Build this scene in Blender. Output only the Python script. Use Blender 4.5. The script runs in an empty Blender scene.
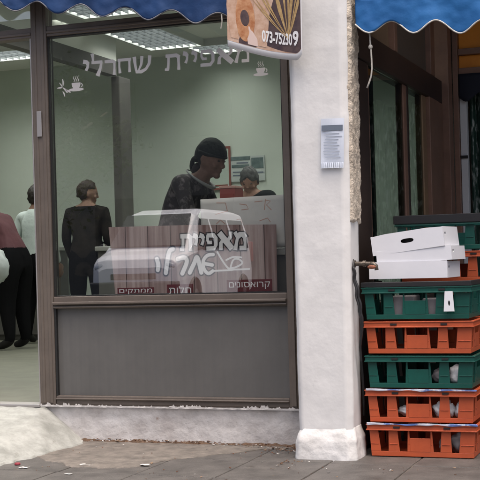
import bpy, bmesh, math, random
from mathutils import Vector, Matrix, noise

random.seed(7)
S = bpy.context.scene
COL = S.collection
rad = math.radians

# ------------------------------------------------------------------ camera
FPX = 1245.0
YAW = math.atan(460.0 / 1245.0)
ROLL = 0.028
HOR = 260.0
cam_d = bpy.data.cameras.new('camera')
cam = bpy.data.objects.new('camera', cam_d)
COL.objects.link(cam)
S.camera = cam
Fv = Vector((-math.sin(YAW), math.cos(YAW), 0))
R0 = Vector((math.cos(YAW), math.sin(YAW), 0))
Zv = Vector((0, 0, 1))
Rv = R0 * math.cos(ROLL) - Zv * math.sin(ROLL)
Uv = Zv * math.cos(ROLL) + R0 * math.sin(ROLL)
CP = Vector((6.73 * math.sin(YAW), -6.73 * math.cos(YAW), 1.0))
m3 = Matrix((Rv, Uv, -Fv)).transposed()
cam.matrix_world = Matrix.Translation(CP) @ m3.to_4x4()
cam_d.sensor_width = 36.0
cam_d.lens = 36.0 * FPX / 480.0
cam_d.shift_y = (HOR - 240.0) / 480.0
cam_d.clip_start = 0.05
cam_d.clip_end = 500.0

# ------------------------------------------------------------------ light
SUN_EL, SUN_AZ = rad(72), rad(140)      # azimuth: compass from +Y clockwise
W = bpy.data.worlds.new('World')
S.world = W
W.use_nodes = True
wn = W.node_tree.nodes
bgn = wn['Background']
sky = wn.new('ShaderNodeTexSky')
sky.sky_type = 'NISHITA'
sky.sun_disc = False
sky.sun_elevation = SUN_EL
sky.sun_rotation = SUN_AZ
sky.air_density = 0.8
sky.dust_density = 8.0
sky.ozone_density = 1.0
W.node_tree.links.new(sky.outputs[0], bgn.inputs[0])
bgn.inputs[1].default_value = 0.15
sd = bpy.data.lights.new('sun', 'SUN')
sd.energy = 1.05
sd.angle = rad(70)
sd.color = (1.0, 0.93, 0.83)
sun = bpy.data.objects.new('sun', sd)
COL.objects.link(sun)
sdir = Vector((math.sin(SUN_AZ) * math.cos(SUN_EL), math.cos(SUN_AZ) * math.cos(SUN_EL), math.sin(SUN_EL)))
sun.rotation_euler = sdir.to_track_quat('Z', 'Y').to_euler()
sun.location = (0, -8, 12)
S.view_settings.view_transform = 'Standard'
S.view_settings.look = 'None'
S.view_settings.exposure = 0.74
S.view_settings.gamma = 1.0
S.view_settings.use_curve_mapping = False


# ------------------------------------------------------------------ helpers
def PX(x, y, Y):
    """point of the photograph's pixel (480 scale) on the plane y = Y"""
    d = Fv + Rv * ((x - 240) / FPX) + Uv * ((HOR - y) / FPX)
    t = (Y - CP.y) / d.y
    return CP + d * t


class MB:
    def __init__(self):
        self.b = bmesh.new()

    def box(self, x0, x1, y0, y1, z0, z1, mi=0, M=None):
        vs = [self.b.verts.new(Vector((x, y, z)) if M is None else M @ Vector((x, y, z)))
              for x in (x0, x1) for y in (y0, y1) for z in (z0, z1)]
        for f in ((0, 1, 3, 2), (4, 6, 7, 5), (0, 4, 5, 1), (2, 3, 7, 6), (0, 2, 6, 4), (1, 5, 7, 3)):
            fc = self.b.faces.new([vs[i] for i in f])
            fc.material_index = mi
        return vs

    def prism(self, poly, axis, a0, a1, mi=0, M=None):
        """poly: 2-D points; axis: 'x','y','z' is the direction of extrusion"""
        def p3(p, a):
            v = {'x': (a, p[0], p[1]), 'y': (p[0], a, p[1]), 'z': (p[0], p[1], a)}[axis]
            v = Vector(v)
            return v if M is None else M @ v
        A = [self.b.verts.new(p3(p, a0)) for p in poly]
        B = [self.b.verts.new(p3(p, a1)) for p in poly]
        n = len(poly)
        fs = [self.b.faces.new(A), self.b.faces.new(B[::-1])]
        for i in range(n):
            fs.append(self.b.faces.new((A[i], B[i], B[(i + 1) % n], A[(i + 1) % n])))
        for f in fs:
            f.material_index = mi
        return A + B

    def tube(self, pts, r, n=8, mi=0, close=True):
        pts = [Vector(p) for p in pts]
        rs = r if isinstance(r, (list, tuple)) else [r] * len(pts)
        rings = []
        up = Vector((0.13, 0.21, 0.97)).normalized()
        for i, p in enumerate(pts):
            t = (pts[min(i + 1, len(pts) - 1)] - pts[max(i - 1, 0)])
            if t.length < 1e-9:
                t = Vector((0, 0, 1))
            t.normalize()
            a = t.cross(up)
            if a.length < 0.05:
                a = t.cross(Vector((1, 0, 0)))
            a.normalize()
            c = t.cross(a)
            rings.append([self.b.verts.new(p + (a * math.cos(2 * math.pi * k / n) + c * math.sin(2 * math.pi * k / n)) * rs[i])
                          for k in range(n)])
        for i in range(len(rings) - 1):
            for k in range(n):
                f = self.b.faces.new((rings[i][k], rings[i][(k + 1) % n], rings[i + 1][(k + 1) % n], rings[i + 1][k]))
                f.material_index = mi
        if close:
            self.b.faces.new(rings[0][::-1]).material_index = mi
            self.b.faces.new(rings[-1]).material_index = mi

    def lathe(self, prof, n=20, M=None, mi=0):
        """prof: (r, z) from bottom to top"""
        rings = []
        for (r, z) in prof:
            ring = []
            for k in range(n):
                v = Vector((r * math.cos(2 * math.pi * k / n), r * math.sin(2 * math.pi * k / n), z))
                ring.append(self.b.verts.new(v if M is None else M @ v))
            rings.append(ring)
        for i in range(len(rings) - 1):
            for k in range(n):
                f = self.b.faces.new((rings[i][k], rings[i][(k + 1) % n], rings[i + 1][(k + 1) % n], rings[i + 1][k]))
                f.material_index = mi
        self.b.faces.new(rings[0][::-1]).material_index = mi
        self.b.faces.new(rings[-1]).material_index = mi

    def ell(self, c, r, n=20, m=12, M=None, fn=None, mi=0):
        c = Vector(c)
        vs = []
        def put(v):
            q = Vector((v[0] * r[0], v[1] * r[1], v[2] * r[2]))
            if fn:
                q = fn(Vector(v), q)
            q = q + c
            return self.b.verts.new(q if M is None else M @ q)
        top = put((0, 0, 1)); bot = put((0, 0, -1))
        for i in range(1, m):
            th = math.pi * i / m
            vs.append([put((math.sin(th) * math.cos(2 * math.pi * k / n), math.sin(th) * math.sin(2 * math.pi * k / n), math.cos(th))) for k in range(n)])
        for k in range(n):
            self.b.faces.new((top, vs[0][k], vs[0][(k + 1) % n])).material_index = mi
            self.b.faces.new((bot, vs[-1][(k + 1) % n], vs[-1][k])).material_index = mi
        for i in range(len(vs) - 1):
            for k in range(n):
                self.b.faces.new((vs[i][k], vs[i + 1][k], vs[i + 1][(k + 1) % n], vs[i][(k + 1) % n])).material_index = mi

    def holed(self, outer, hole, axis, a0, a1, mi=0, M=None):
        """panel: outer and hole are point lists of the same length, starting at the same side"""
        def p3(p, a):
            v = Vector({'x': (a, p[0], p[1]), 'y': (p[0], a, p[1]), 'z': (p[0], p[1], a)}[axis])
            return v if M is None else M @ v
        n = len(outer)
        oA = [self.b.verts.new(p3(p, a0)) for p in outer]; oB = [self.b.verts.new(p3(p, a1)) for p in outer]
        hA = [self.b.verts.new(p3(p, a0)) for p in hole]; hB = [self.b.verts.new(p3(p, a1)) for p in hole]
        for i in range(n):
            j = (i + 1) % n
            for q in ((oA[i], oA[j], hA[j], hA[i]), (oB[j], oB[i], hB[i], hB[j]), (oA[j], oA[i], oB[i], oB[j]), (hA[i], hA[j], hB[j], hB[i])):
                self.b.faces.new(q).material_index = mi

    def grid(self, nu, nv, fn, mi=0):
        vs = [[self.b.verts.new(fn(i / nu, j / nv)) for j in range(nv + 1)] for i in range(nu + 1)]
        for i in range(nu):
            for j in range(nv):
                self.b.faces.new((vs[i][j], vs[i + 1][j], vs[i + 1][j + 1], vs[i][j + 1])).material_index = mi
        return vs

    def build(self, name, mats, parent=None, smooth=False, bevel=0.0, solid=0.0, loc=None, seg=2):
        bmesh.ops.recalc_face_normals(self.b, faces=self.b.faces)
        me = bpy.data.meshes.new(name)
        self.b.to_mesh(me); self.b.free()
        for m in (mats if isinstance(mats, (list, tuple)) else [mats]):
            me.materials.append(m)
        if smooth:
            for p in me.polygons:
                p.use_smooth = True
        o = bpy.data.objects.new(name, me)
        COL.objects.link(o)
        if parent:
            o.parent = parent
        if loc:
            o.location = loc
        if solid:
            md = o.modifiers.new('solid', 'SOLIDIFY'); md.thickness = solid; md.offset = 0
        if bevel:
            md = o.modifiers.new('bevel', 'BEVEL'); md.width = bevel; md.segments = seg; md.limit_method = 'ANGLE'; md.angle_limit = rad(35)
        return o


def tag(o, label=None, cat=None, group=None, kind=None):
    if label: o['label'] = label
    if cat: o['category'] = cat
    if group: o['group'] = group
    if kind: o['kind'] = kind
    return o


def empty(name, loc=(0, 0, 0), rz=0.0, label=None, cat=None, group=None):
    o = bpy.data.objects.new(name, None)
    COL.objects.link(o)
    o.location = loc
    o.rotation_euler = (0, 0, rz)
    o.empty_display_size = 0.1
    return tag(o, label, cat, group)


def copy_tree(o, parent=None):
    c = o.copy(); COL.objects.link(c); c.parent = parent
    for ch in list(o.children):
        copy_tree(ch, c)
    return c


def N(v, s):
    return noise.noise(Vector(v) * s)


# ------------------------------------------------------------------ materials
MATS = {}


def mat(name, c, rough=0.7, metal=0.0, c2=None, nscale=6.0, bump=0.0, bscale=60.0, spots=None, spec=0.5, detail=6.0, lo=0.35, hi=0.65):
    """principled with a noise mix between two colours, optional stain colour with its own noise, and bump"""
    if name in MATS:
        return MATS[name]
    m = bpy.data.materials.new(name)
    m.use_nodes = True
    nt = m.node_tree; n = nt.nodes; L = nt.links
    p = n['Principled BSDF']
    p.inputs['Roughness'].default_value = rough
    p.inputs['Metallic'].default_value = metal
    p.inputs['Specular IOR Level'].default_value = spec
    p.inputs['Base Color'].default_value = (*c, 1)
    tc = n.new('ShaderNodeTexCoord')
    col = None
    if c2:
        nz = n.new('ShaderNodeTexNoise'); nz.inputs['Scale'].default_value = nscale; nz.inputs['Detail'].default_value = detail
        nz.inputs['Roughness'].default_value = 0.65
        L.new(tc.outputs['Object'], nz.inputs['Vector'])
        cr = n.new('ShaderNodeValToRGB')
        cr.color_ramp.elements[0].position = lo; cr.color_ramp.elements[1].position = hi
        cr.color_ramp.elements[0].color = (*c, 1); cr.color_ramp.elements[1].color = (*c2, 1)
        L.new(nz.outputs['Fac'], cr.inputs['Fac'])
        col = cr.outputs['Color']
    for (sc, th, colr) in ([spots] if spots and not isinstance(spots, list) else (spots or [])):
        nz2 = n.new('ShaderNodeTexNoise'); nz2.inputs['Scale'].default_value = sc; nz2.inputs['Detail'].default_value = 8
        nz2.inputs['Roughness'].default_value = 0.7
        L.new(tc.outputs['Object'], nz2.inputs['Vector'])
        r2 = n.new('ShaderNodeValToRGB')
        r2.color_ramp.elements[0].position = th; r2.color_ramp.elements[1].position = th + 0.08
        mx = n.new('ShaderNodeMix'); mx.data_type = 'RGBA'
        L.new(nz2.outputs['Fac'], r2.inputs['Fac']); L.new(r2.outputs['Color'], mx.inputs['Factor'])
        if col: L.new(col, mx.inputs['A'])
        else: mx.inputs['A'].default_value = (*c, 1)
        mx.inputs['B'].default_value = (*colr, 1)
        col = mx.outputs['Result']
    if col:
        L.new(col, p.inputs['Base Color'])
    if bump:
        nb = n.new('ShaderNodeTexNoise'); nb.inputs['Scale'].default_value = bscale; nb.inputs['Detail'].default_value = 6
        L.new(tc.outputs['Object'], nb.inputs['Vector'])
        bp = n.new('ShaderNodeBump'); bp.inputs['Strength'].default_value = bump; bp.inputs['Distance'].default_value = 0.01
        L.new(nb.outputs['Fac'], bp.inputs['Height']); L.new(bp.outputs['Normal'], p.inputs['Normal'])
    MATS[name] = m
    return m


def glass(name, tint=(0.9, 0.95, 0.92), ior=1.5, rough=0.0):
    m = bpy.data.materials.new(name); m.use_nodes = True
    nt = m.node_tree; n = nt.nodes; L = nt.links
    n.remove(n['Principled BSDF'])
    t = n.new('ShaderNodeBsdfTransparent'); t.inputs[0].default_value = (*tint, 1)
    g = n.new('ShaderNodeBsdfGlossy'); g.inputs['Roughness'].default_value = rough
    f = n.new('ShaderNodeFresnel'); f.inputs['IOR'].default_value = ior
    # same reflectance on both faces of the pane
    geo = n.new('ShaderNodeNewGeometry')
    mx = n.new('ShaderNodeMixShader')
    lw = n.new('ShaderNodeMath'); lw.operation = 'MULTIPLY_ADD'
    lw.inputs[1].default_value = 2.0 * (ior - 1.0); lw.inputs[2].default_value = 1.0 / ior - (0)
    # ior for front faces, 1/ior for back faces: keep Fresnel symmetric by feeding 1/ior when backfacing
    mp = n.new('ShaderNodeMapRange'); mp.inputs['From Min'].default_value = 0; mp.inputs['From Max'].default_value = 1
    mp.inputs['To Min'].default_value = ior; mp.inputs['To Max'].default_value = 1.0 / ior
    n.remove(lw)
    L.new(geo.outputs['Backfacing'], mp.inputs['Value'])
    L.new(mp.outputs['Result'], f.inputs['IOR'])
    L.new(f.outputs[0], mx.inputs[0]); L.new(t.outputs[0], mx.inputs[1]); L.new(g.outputs[0], mx.inputs[2])
    L.new(mx.outputs[0], n['Material Output'].inputs['Surface'])
    MATS[name] = m
    return m


def emis(name, c, s):
    m = bpy.data.materials.new(name); m.use_nodes = True
    p = m.node_tree.nodes['Principled BSDF']
    p.inputs['Base Color'].default_value = (0.6, 0.6, 0.6, 1)
    p.inputs['Emission Color'].default_value = (*c, 1)
    p.inputs['Emission Strength'].default_value = s
    return m


M_glass = glass('window_glass', (0.955, 0.965, 0.958), 2.65)
M_glass_side = glass('side_glass', (0.52, 0.56, 0.55), 1.35)
M_paint = mat('white_pillar_paint', (0.735, 0.73, 0.725), 0.75, c2=(0.66, 0.655, 0.65), nscale=4, bump=0.12, bscale=30, spots=[(7, 0.70, (0.54, 0.535, 0.53)), (42, 0.72, (0.40, 0.38, 0.36))])
M_base = mat('white_base_paint', (0.74, 0.735, 0.73), 0.8, c2=(0.58, 0.57, 0.555), nscale=7, bump=0.45, bscale=30, spots=[(13, 0.63, (0.46, 0.43, 0.40)), (48, 0.66, (0.22, 0.20, 0.18))])
M_stucco = mat('bare_plaster', (0.66, 0.585, 0.49), 0.9, c2=(0.42, 0.36, 0.295), nscale=28, bump=1.0, bscale=90)
M_plinth = mat('plinth_render', (0.55, 0.535, 0.53), 0.85, c2=(0.38, 0.355, 0.345), nscale=6, bump=0.4, bscale=60, spots=[(11, 0.66, (0.25, 0.19, 0.16)), (45, 0.68, (0.20, 0.15, 0.12))])
M_flake = mat('white_paint_flakes', (0.60, 0.585, 0.57), 0.8, c2=(0.42, 0.40, 0.39), nscale=20)
M_ramp = mat('ramp_cement', (0.40, 0.405, 0.38), 0.85, c2=(0.24, 0.245, 0.225), nscale=8, bump=0.4, bscale=40, spots=(17, 0.64, (0.21, 0.205, 0.18)))
M_slab = mat('paving_slab', (0.120, 0.111, 0.103), 0.58, c2=(0.068, 0.063, 0.059), nscale=7, bump=0.5, bscale=110, spots=[(24, 0.64, (0.20, 0.18, 0.16)), (85, 0.66, (0.30, 0.28, 0.26)), (4, 0.60, (0.055, 0.047, 0.042))], detail=9)
M_joint = mat('joint_soil', (0.10, 0.085, 0.072), 0.95, c2=(0.20, 0.165, 0.135), nscale=14)
M_patch = mat('cement_patch', (0.215, 0.19, 0.165), 0.85, c2=(0.115, 0.102, 0.09), nscale=12, bump=0.6, bscale=80, spots=(20, 0.66, (0.10, 0.085, 0.07)))
M_dirt = mat('brown_dirt', (0.085, 0.05, 0.03), 0.95, c2=(0.16, 0.10, 0.065), nscale=40, bump=0.8, bscale=150)
M_asph = mat('asphalt', (0.055, 0.055, 0.056), 0.8, c2=(0.04, 0.04, 0.042), nscale=20, bump=0.4, bscale=200)
M_frame = mat('bronze_aluminium', (0.155, 0.128, 0.108), 0.45, 0.2, c2=(0.122, 0.101, 0.086), nscale=5, bump=0.05, bscale=90, spots=(25, 0.72, (0.19, 0.17, 0.155)))
M_edge = mat('bare_aluminium', (0.42, 0.40, 0.39), 0.45, 0.6)
M_panel = mat('grey_panel', (0.130, 0.126, 0.121), 0.55, 0.15, c2=(0.110, 0.107, 0.103), nscale=3, spots=(15, 0.70, (0.16, 0.152, 0.145)))
M_gasket = mat('black_gasket', (0.012, 0.012, 0.012), 0.6)
M_blue = mat('blue_awning_cloth', (0.004, 0.098, 0.31), 0.7, c2=(0.009, 0.125, 0.36), nscale=5, bump=0.15, bscale=40, spots=(6, 0.66, (0.05, 0.22, 0.46)))
M_blue_shade = mat('shaded_blue_cloth', (0.0025, 0.028, 0.105), 0.7, c2=(0.004, 0.042, 0.15), nscale=4, bump=0.15, bscale=40)  # same blue cloth, darkened in its colour for the shaded left awning
M_trim = mat('white_piping', (0.72, 0.71, 0.68), 0.7, c2=(0.45, 0.42, 0.36), nscale=40)
M_orange = mat('orange_crate_plastic', (0.52, 0.098, 0.033), 0.5, c2=(0.42, 0.08, 0.03), nscale=6, bump=0.08, bscale=60, spots=(17, 0.64, (0.27, 0.075, 0.04)))
M_green = mat('green_crate_plastic', (0.004, 0.088, 0.068), 0.42, c2=(0.004, 0.066, 0.052), nscale=6, bump=0.08, bscale=60, spots=(17, 0.65, (0.02, 0.085, 0.068)))
M_teal = mat('teal_crate_plastic', (0.01, 0.15, 0.14), 0.42, c2=(0.008, 0.11, 0.105), nscale=6, bump=0.08, bscale=60)
M_black = mat('black_plastic', (0.014, 0.014, 0.016), 0.5)
M_card = mat('white_card', (0.76, 0.77, 0.81), 0.6, c2=(0.70, 0.71, 0.76), nscale=3, bump=0.05, bscale=30)
M_bag = mat('white_bag', (0.62, 0.62, 0.63), 0.45, c2=(0.45, 0.45, 0.47), nscale=18, bump=0.5, bscale=30)
M_greybag = mat('grey_paper', (0.17, 0.16, 0.17), 0.7, c2=(0.12, 0.115, 0.12), nscale=8)
M_liner = mat('blue_white_liner', (0.55, 0.57, 0.66), 0.5, c2=(0.10, 0.17, 0.42), nscale=7, lo=0.47, hi=0.53)
M_wall_in = mat('green_wall_paint', (0.60, 0.66, 0.59), 0.8, c2=(0.56, 0.62, 0.55), nscale=1.5, bump=0.05)
M_ceil_in = mat('ceiling_paint', (0.74, 0.75, 0.70), 0.85)
M_lampframe = mat('lamp_frame_paint', (0.55, 0.57, 0.56), 0.5)
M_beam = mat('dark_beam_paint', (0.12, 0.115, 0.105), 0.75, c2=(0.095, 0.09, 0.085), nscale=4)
M_floor_in = mat('interior_tiles', (0.20, 0.20, 0.16), 0.4, c2=(0.15, 0.15, 0.12), nscale=6)
M_facade = mat('facade_render', (0.42, 0.40, 0.37), 0.9, c2=(0.34, 0.32, 0.30), nscale=3, bump=0.4, bscale=40)
M_brown = mat('brown_frame', (0.25, 0.145, 0.105), 0.5, 0.0, c2=(0.19, 0.11, 0.08), nscale=6)
M_darkbrown = mat('dark_brown_frame', (0.045, 0.029, 0.024), 0.5, c2=(0.034, 0.023, 0.020), nscale=6)
M_tan = mat('tan_panel', (0.27, 0.175, 0.10), 0.6, c2=(0.21, 0.14, 0.09), nscale=3)
M_amber = mat('amber_panel', (0.80, 0.30, 0.03), 0.5, c2=(0.70, 0.25, 0.025), nscale=5)
M_navycloth = mat('dark_navy_valance', (0.006, 0.009, 0.022), 0.8)
M_whiteframe = mat('white_door_frame', (0.62, 0.65, 0.68), 0.5)
M_letter = mat('frosted_lettering', (0.54, 0.52, 0.51), 0.7)
M_white_ink = mat('white_ink', (0.88, 0.88, 0.88), 0.6)
M_dark_ink = mat('dark_ink', (0.02, 0.018, 0.022), 0.6)
M_red_ink = mat('red_ink', (0.14, 0.012, 0.018), 0.6)
M_brown_ink = mat('brown_ink', (0.16, 0.06, 0.05), 0.7)
M_paper = mat('sign_card', (0.72, 0.71, 0.68), 0.75, c2=(0.62, 0.61, 0.58), nscale=4)
M_scribble = mat('faded_orange_marker', (0.56, 0.33, 0.26), 0.7)
M_notice = mat('notice_paper', (0.74, 0.78, 0.86), 0.35)
M_notice_ink = mat('notice_grey_ink', (0.16, 0.19, 0.24), 0.6)
M_notice_line = mat('notice_pale_ink', (0.40, 0.44, 0.52), 0.6)
M_rope = mat('white_rope', (0.52, 0.50, 0.45), 0.85, bump=0.6, bscale=300)
M_brass = mat('old_brass', (0.20, 0.17, 0.14), 0.45, 0.6, c2=(0.10, 0.085, 0.07), nscale=40)
M_rust = mat('orange_rust', (0.33, 0.12, 0.06), 0.7, c2=(0.15, 0.06, 0.04), nscale=50)
M_cable = mat('black_cable', (0.02, 0.02, 0.022), 0.5)
M_steel = mat('galvanised_steel', (0.35, 0.35, 0.35), 0.4, 0.7)


def wood_mat():
    m = bpy.data.materials.new('printed_planks'); m.use_nodes = True
    nt = m.node_tree; n = nt.nodes; L = nt.links
    p = n['Principled BSDF']; p.inputs['Roughness'].default_value = 0.5
    tc = n.new('ShaderNodeTexCoord')
    sp = n.new('ShaderNodeSeparateXYZ'); L.new(tc.outputs['Object'], sp.inputs[0])
    mp = n.new('ShaderNodeMapping'); mp.inputs['Scale'].default_value = (38, 1, 2.2)
    L.new(tc.outputs['Object'], mp.inputs[0])
    nz = n.new('ShaderNodeTexNoise'); nz.inputs['Scale'].default_value = 1.0; nz.inputs['Detail'].default_value = 6
    L.new(mp.outputs[0], nz.inputs['Vector'])
    # plank index -> tone
    fl = n.new('ShaderNodeMath'); fl.operation = 'MULTIPLY'; fl.inputs[1].default_value = 1 / 0.137
    L.new(sp.outputs['X'], fl.inputs[0])
    f2 = n.new('ShaderNodeMath'); f2.operation = 'FLOOR'; L.new(fl.outputs[0], f2.inputs[0])
    wn_ = n.new('ShaderNodeTexWhiteNoise'); wn_.noise_dimensions = '1D'; L.new(f2.outputs[0], wn_.inputs['W'])
    ad = n.new('ShaderNodeMath'); ad.operation = 'MULTIPLY_ADD'; ad.inputs[1].default_value = 0.35; ad.inputs[2].default_value = -0.17
    L.new(wn_.outputs['Value'], ad.inputs[0])
    a2 = n.new('ShaderNodeMath'); L.new(nz.outputs['Fac'], a2.inputs[0]); L.new(ad.outputs[0], a2.inputs[1])
    cr = n.new('ShaderNodeValToRGB')
    e = cr.color_ramp.elements
    e[0].position = 0.25; e[0].color = (0.24, 0.145, 0.13, 1)
    e[1].position = 0.75; e[1].color = (0.62, 0.52, 0.49, 1)
    k = e.new(0.5); k.color = (0.42, 0.315, 0.295, 1)
    L.new(a2.outputs[0], cr.inputs[0]); 
    # dark seam between planks
    fr = n.new('ShaderNodeMath'); fr.operation = 'FRACT'; L.new(fl.outputs[0], fr.inputs[0])
    lt = n.new('ShaderNodeMath'); lt.operation = 'LESS_THAN'; lt.inputs[1].default_value = 0.035; L.new(fr.outputs[0], lt.inputs[0])
    mx = n.new('ShaderNodeMix'); mx.data_type = 'RGBA'
    L.new(lt.outputs[0], mx.inputs['Factor']); L.new(cr.outputs[0], mx.inputs['A']); mx.inputs['B'].default_value = (0.05, 0.025, 0.02, 1)
    L.new(mx.outputs['Result'], p.inputs['Base Color'])
    return m


M_planks = wood_mat()


# ------------------------------------------------------------------ ground
g = MB()
g.grid(24, 24, lambda u, v: Vector((-150 + 300 * u, -150 + 300 * v, -0.16)))
tag(g.build('ground', M_asph), kind='structure')
g = MB(); g.box(-60, 60, -12.0, -3.2, -0.155, -0.13)
tag(g.build('road', M_asph), kind='structure')
g = MB(); g.box(-60, 60, -3.2, -3.05, -0.156, -0.004)
tag(g.build('kerb', M_facade, bevel=0.015), kind='structure')
g = MB(); g.box(-60, 60, -60, -12.0, -0.156, 0.07)
tag(g.build('far_pavement', M_asph), kind='structure')
# near pavement: bed of joint soil, and real slabs on it
g = MB()
g.grid(120, 60, lambda u, v: Vector((-8 + 16 * u, -3.04 + 5.54 * v, -0.006 + 0.004 * N((u * 16, v * 5, 0), 9))))
g.box(-8, 8, -3.045, 2.5, -0.10, -0.04)
tag(g.build('pavement_bed', M_joint), kind='structure')
g = MB()
rows = [(-0.02, -0.49), (-0.49, -0.97), (-0.97, -1.45), (-1.45, -1.93), (-1.93, -2.41), (-2.41, -2.89), (-2.89, -3.04), (0.46, -0.02), (0.94, 0.46), (1.42, 0.94), (1.90, 1.42), (2.38, 1.90)]
for ri, (ya, yb) in enumerate(rows):
    x = -7.6 + (0.0 if ri % 2 == 0 else 0.0) + random.uniform(-.01, .01)
    x += 0.015
    while x < 7.4:
        if ri > 6 and x < 0.55:
            x += 0.41
            continue
        gp = 0.0028
        h = random.uniform(-0.001, 0.001)
        t1, t2 = random.uniform(-0.001, 0.001), random.uniform(-0.001, 0.001)
        x1 = x + 0.41
        vs = g.box(x + gp, x1 - gp, yb + gp, ya - gp, -0.045, h)
        for v in vs:
            if v.co.z > -0.02:
                v.co.z += t1 * (1 if v.co.x > x + .2 else -1) + t2 * (1 if v.co.y > (ya + yb) / 2 else -1)
        x = x1
tag(g.build('pavement', M_slab, bevel=0.006), kind='structure')

# thin cement patch in front of the plinth wall
g = MB()
out = [(-1.05, -0.55), (-0.86, -0.66), (-0.67, -0.80), (-0.55, -0.83), (-0.44, -0.85), (-0.33, -0.82), (-0.27, -0.74), (-0.22, -0.60), (-0.16, -0.50), (-0.06, -0.42), (0.0, -0.31), (0.08, -0.22), (0.2, -0.13), (0.33, -0.03)]
def patch_edge(x):
    for (a, fa), (b, fb) in zip(out[:-1], out[1:]):
        if a <= x <= b:
            return fa + (fb - fa) * (x - a) / (b - a) + 0.05 * N((x, 0, 1), 9) + 0.02 * N((x, 0, 2), 34)
    return 0
NX, NY = 280, 36
vs = []
for i in range(NX + 1):
    x = -1.05 + 1.37 * i / NX; e = min(patch_edge(x), -0.016)
    col_ = []
    for j in range(NY + 1):
        t = (j / NY) ** 1.6
        y = e + (-0.012 - e) * t
        z = 0.0048 + 0.0016 * N((x, y, 0), 12) + 0.0012 * N((x, y, 3), 40)
        if j == 0: z = -0.001
        elif j == 1: z *= 0.6
        col_.append(g.b.verts.new((x, y, z)))
    vs.append(col_)
for i in range(NX):
    for j in range(NY):
        g.b.faces.new((vs[i][j], vs[i + 1][j], vs[i + 1][j + 1], vs[i][j + 1]))
tag(g.build('cement_patch', M_patch, smooth=True), kind='structure')

# dirt band along the foot of the wall
g = MB()
def dirt(u, v):
    x = -1.02 + 1.5 * u
    w = 0.05 + 0.035 * N((x, 3, 0), 9) + 0.16 * max(0, x - 0.10) + 0.05 * max(0, -0.75 - x)
    y = -0.008 - w * v
    return Vector((x, y, 0.022 * (1 - v) ** 1.5 + 0.006 + 0.008 * N((x, y, 5), 35) - 0.006 * v))
g.grid(160, 8, dirt)
tag(g.build('soil', M_dirt, smooth=True), kind='structure')

# ramp of rough cement up to the door sill
g = MB()
def smooth_line(P, k=8):
    out = []
    for i in range(len(P) - 1):
        p0, p1, p2, p3 = Vector(P[max(i - 1, 0)]), Vector(P[i]), Vector(P[i + 1]), Vector(P[min(i + 2, len(P) - 1)])
        for q in range(k):
            t = q / k
            out.append(tuple(0.5 * ((2 * p1) + (p2 - p0) * t + (2 * p0 - 5 * p1 + 4 * p2 - p3) * t * t + (3 * p1 - p0 - 3 * p2 + p3) * t ** 3)))
    return out + [P[-1]]
gp_ = [(-0.965, -0.012), (-0.90, -0.20), (-0.93, -0.38), (-0.93, -0.55), (-0.955, -0.68), (-0.98, -0.80), (-1.0, -0.95), (-1.12, -1.10), (-1.5, -1.18), (-2.0, -1.15), (-2.4, -1.05), (-2.65, -0.7), (-2.72, -0.3), (-2.75, -0.012)]
tp_ = [(-1.222, -0.012)] * 3 + [(-1.24, -0.012), (-1.27, -0.012), (-1.32, -0.012), (-1.4, -0.012), (-1.5, -0.012), (-1.7, -0.012), (-1.9, -0.012), (-2.1, -0.012), (-2.2, -0.012), (-2.3, -0.012), (-2.34, -0.012)]
gp_, tp_ = smooth_line(gp_), smooth_line(tp_)
def ramp(u, v):
    s = u * (len(gp_) - 1); i = min(int(s), len(gp_) - 2); f = s - i
    G = Vector(gp_[i]).lerp(Vector(gp_[i + 1]), f); T = Vector(tp_[i]).lerp(Vector(tp_[i + 1]), f)
    p = T.lerp(G, v)
    if 0.02 < u < 0.98:
        p += Vector((N((G.x, G.y, 2), 16), N((G.x, G.y, 9), 16))) * 0.022 * max(0, (v - .8) / .2)
    z = 0.198 * (1 - v ** 1.08) + 0.010 * N((p.x, p.y, 3), 5) * (4 * v * (1 - v)) + 0.005 * N((p.x, p.y, 4), 26) * min(1, 6 * (1 - v) + .15)
    if v > 0.93:
        z = max(z, 0.012) if v < 0.999 else -0.01
    return Vector((p.x, p.y, z))
g.grid(150, 50, ramp)
tag(g.build('cement_ramp', M_ramp, smooth=True), kind='structure')

# ------------------------------------------------------------------ the building
RX0, RX1, RY1, CZ = -6.5, 0.60, 6.2, 3.25
bld = empty('bakery_building', (0, 0, 0), 0, 'pale rendered bakery building with green room inside behind the shop window', 'building')
g = MB(); g.box(RX0, RX1, 0.04, RY1, 0.02, 0.199); g.build('shop_floor', M_floor_in, bld)
g = MB(); g.box(RX0, RX1 + 0.0, RY1, RY1 + 0.2, 0.199, CZ); g.build('rear_wall', M_wall_in, bld)
g = MB(); g.box(RX0 - 0.2, RX0, 0.04, RY1 + 0.2, 0.199, CZ); g.build('side_wall', M_wall_in, bld)
g = MB(); g.box(RX1 - 0.1, RX1 + 0.06, 2.40, RY1 + 0.2, 0.0, CZ); g.build('side_wall', M_wall_in, bld)
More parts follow.
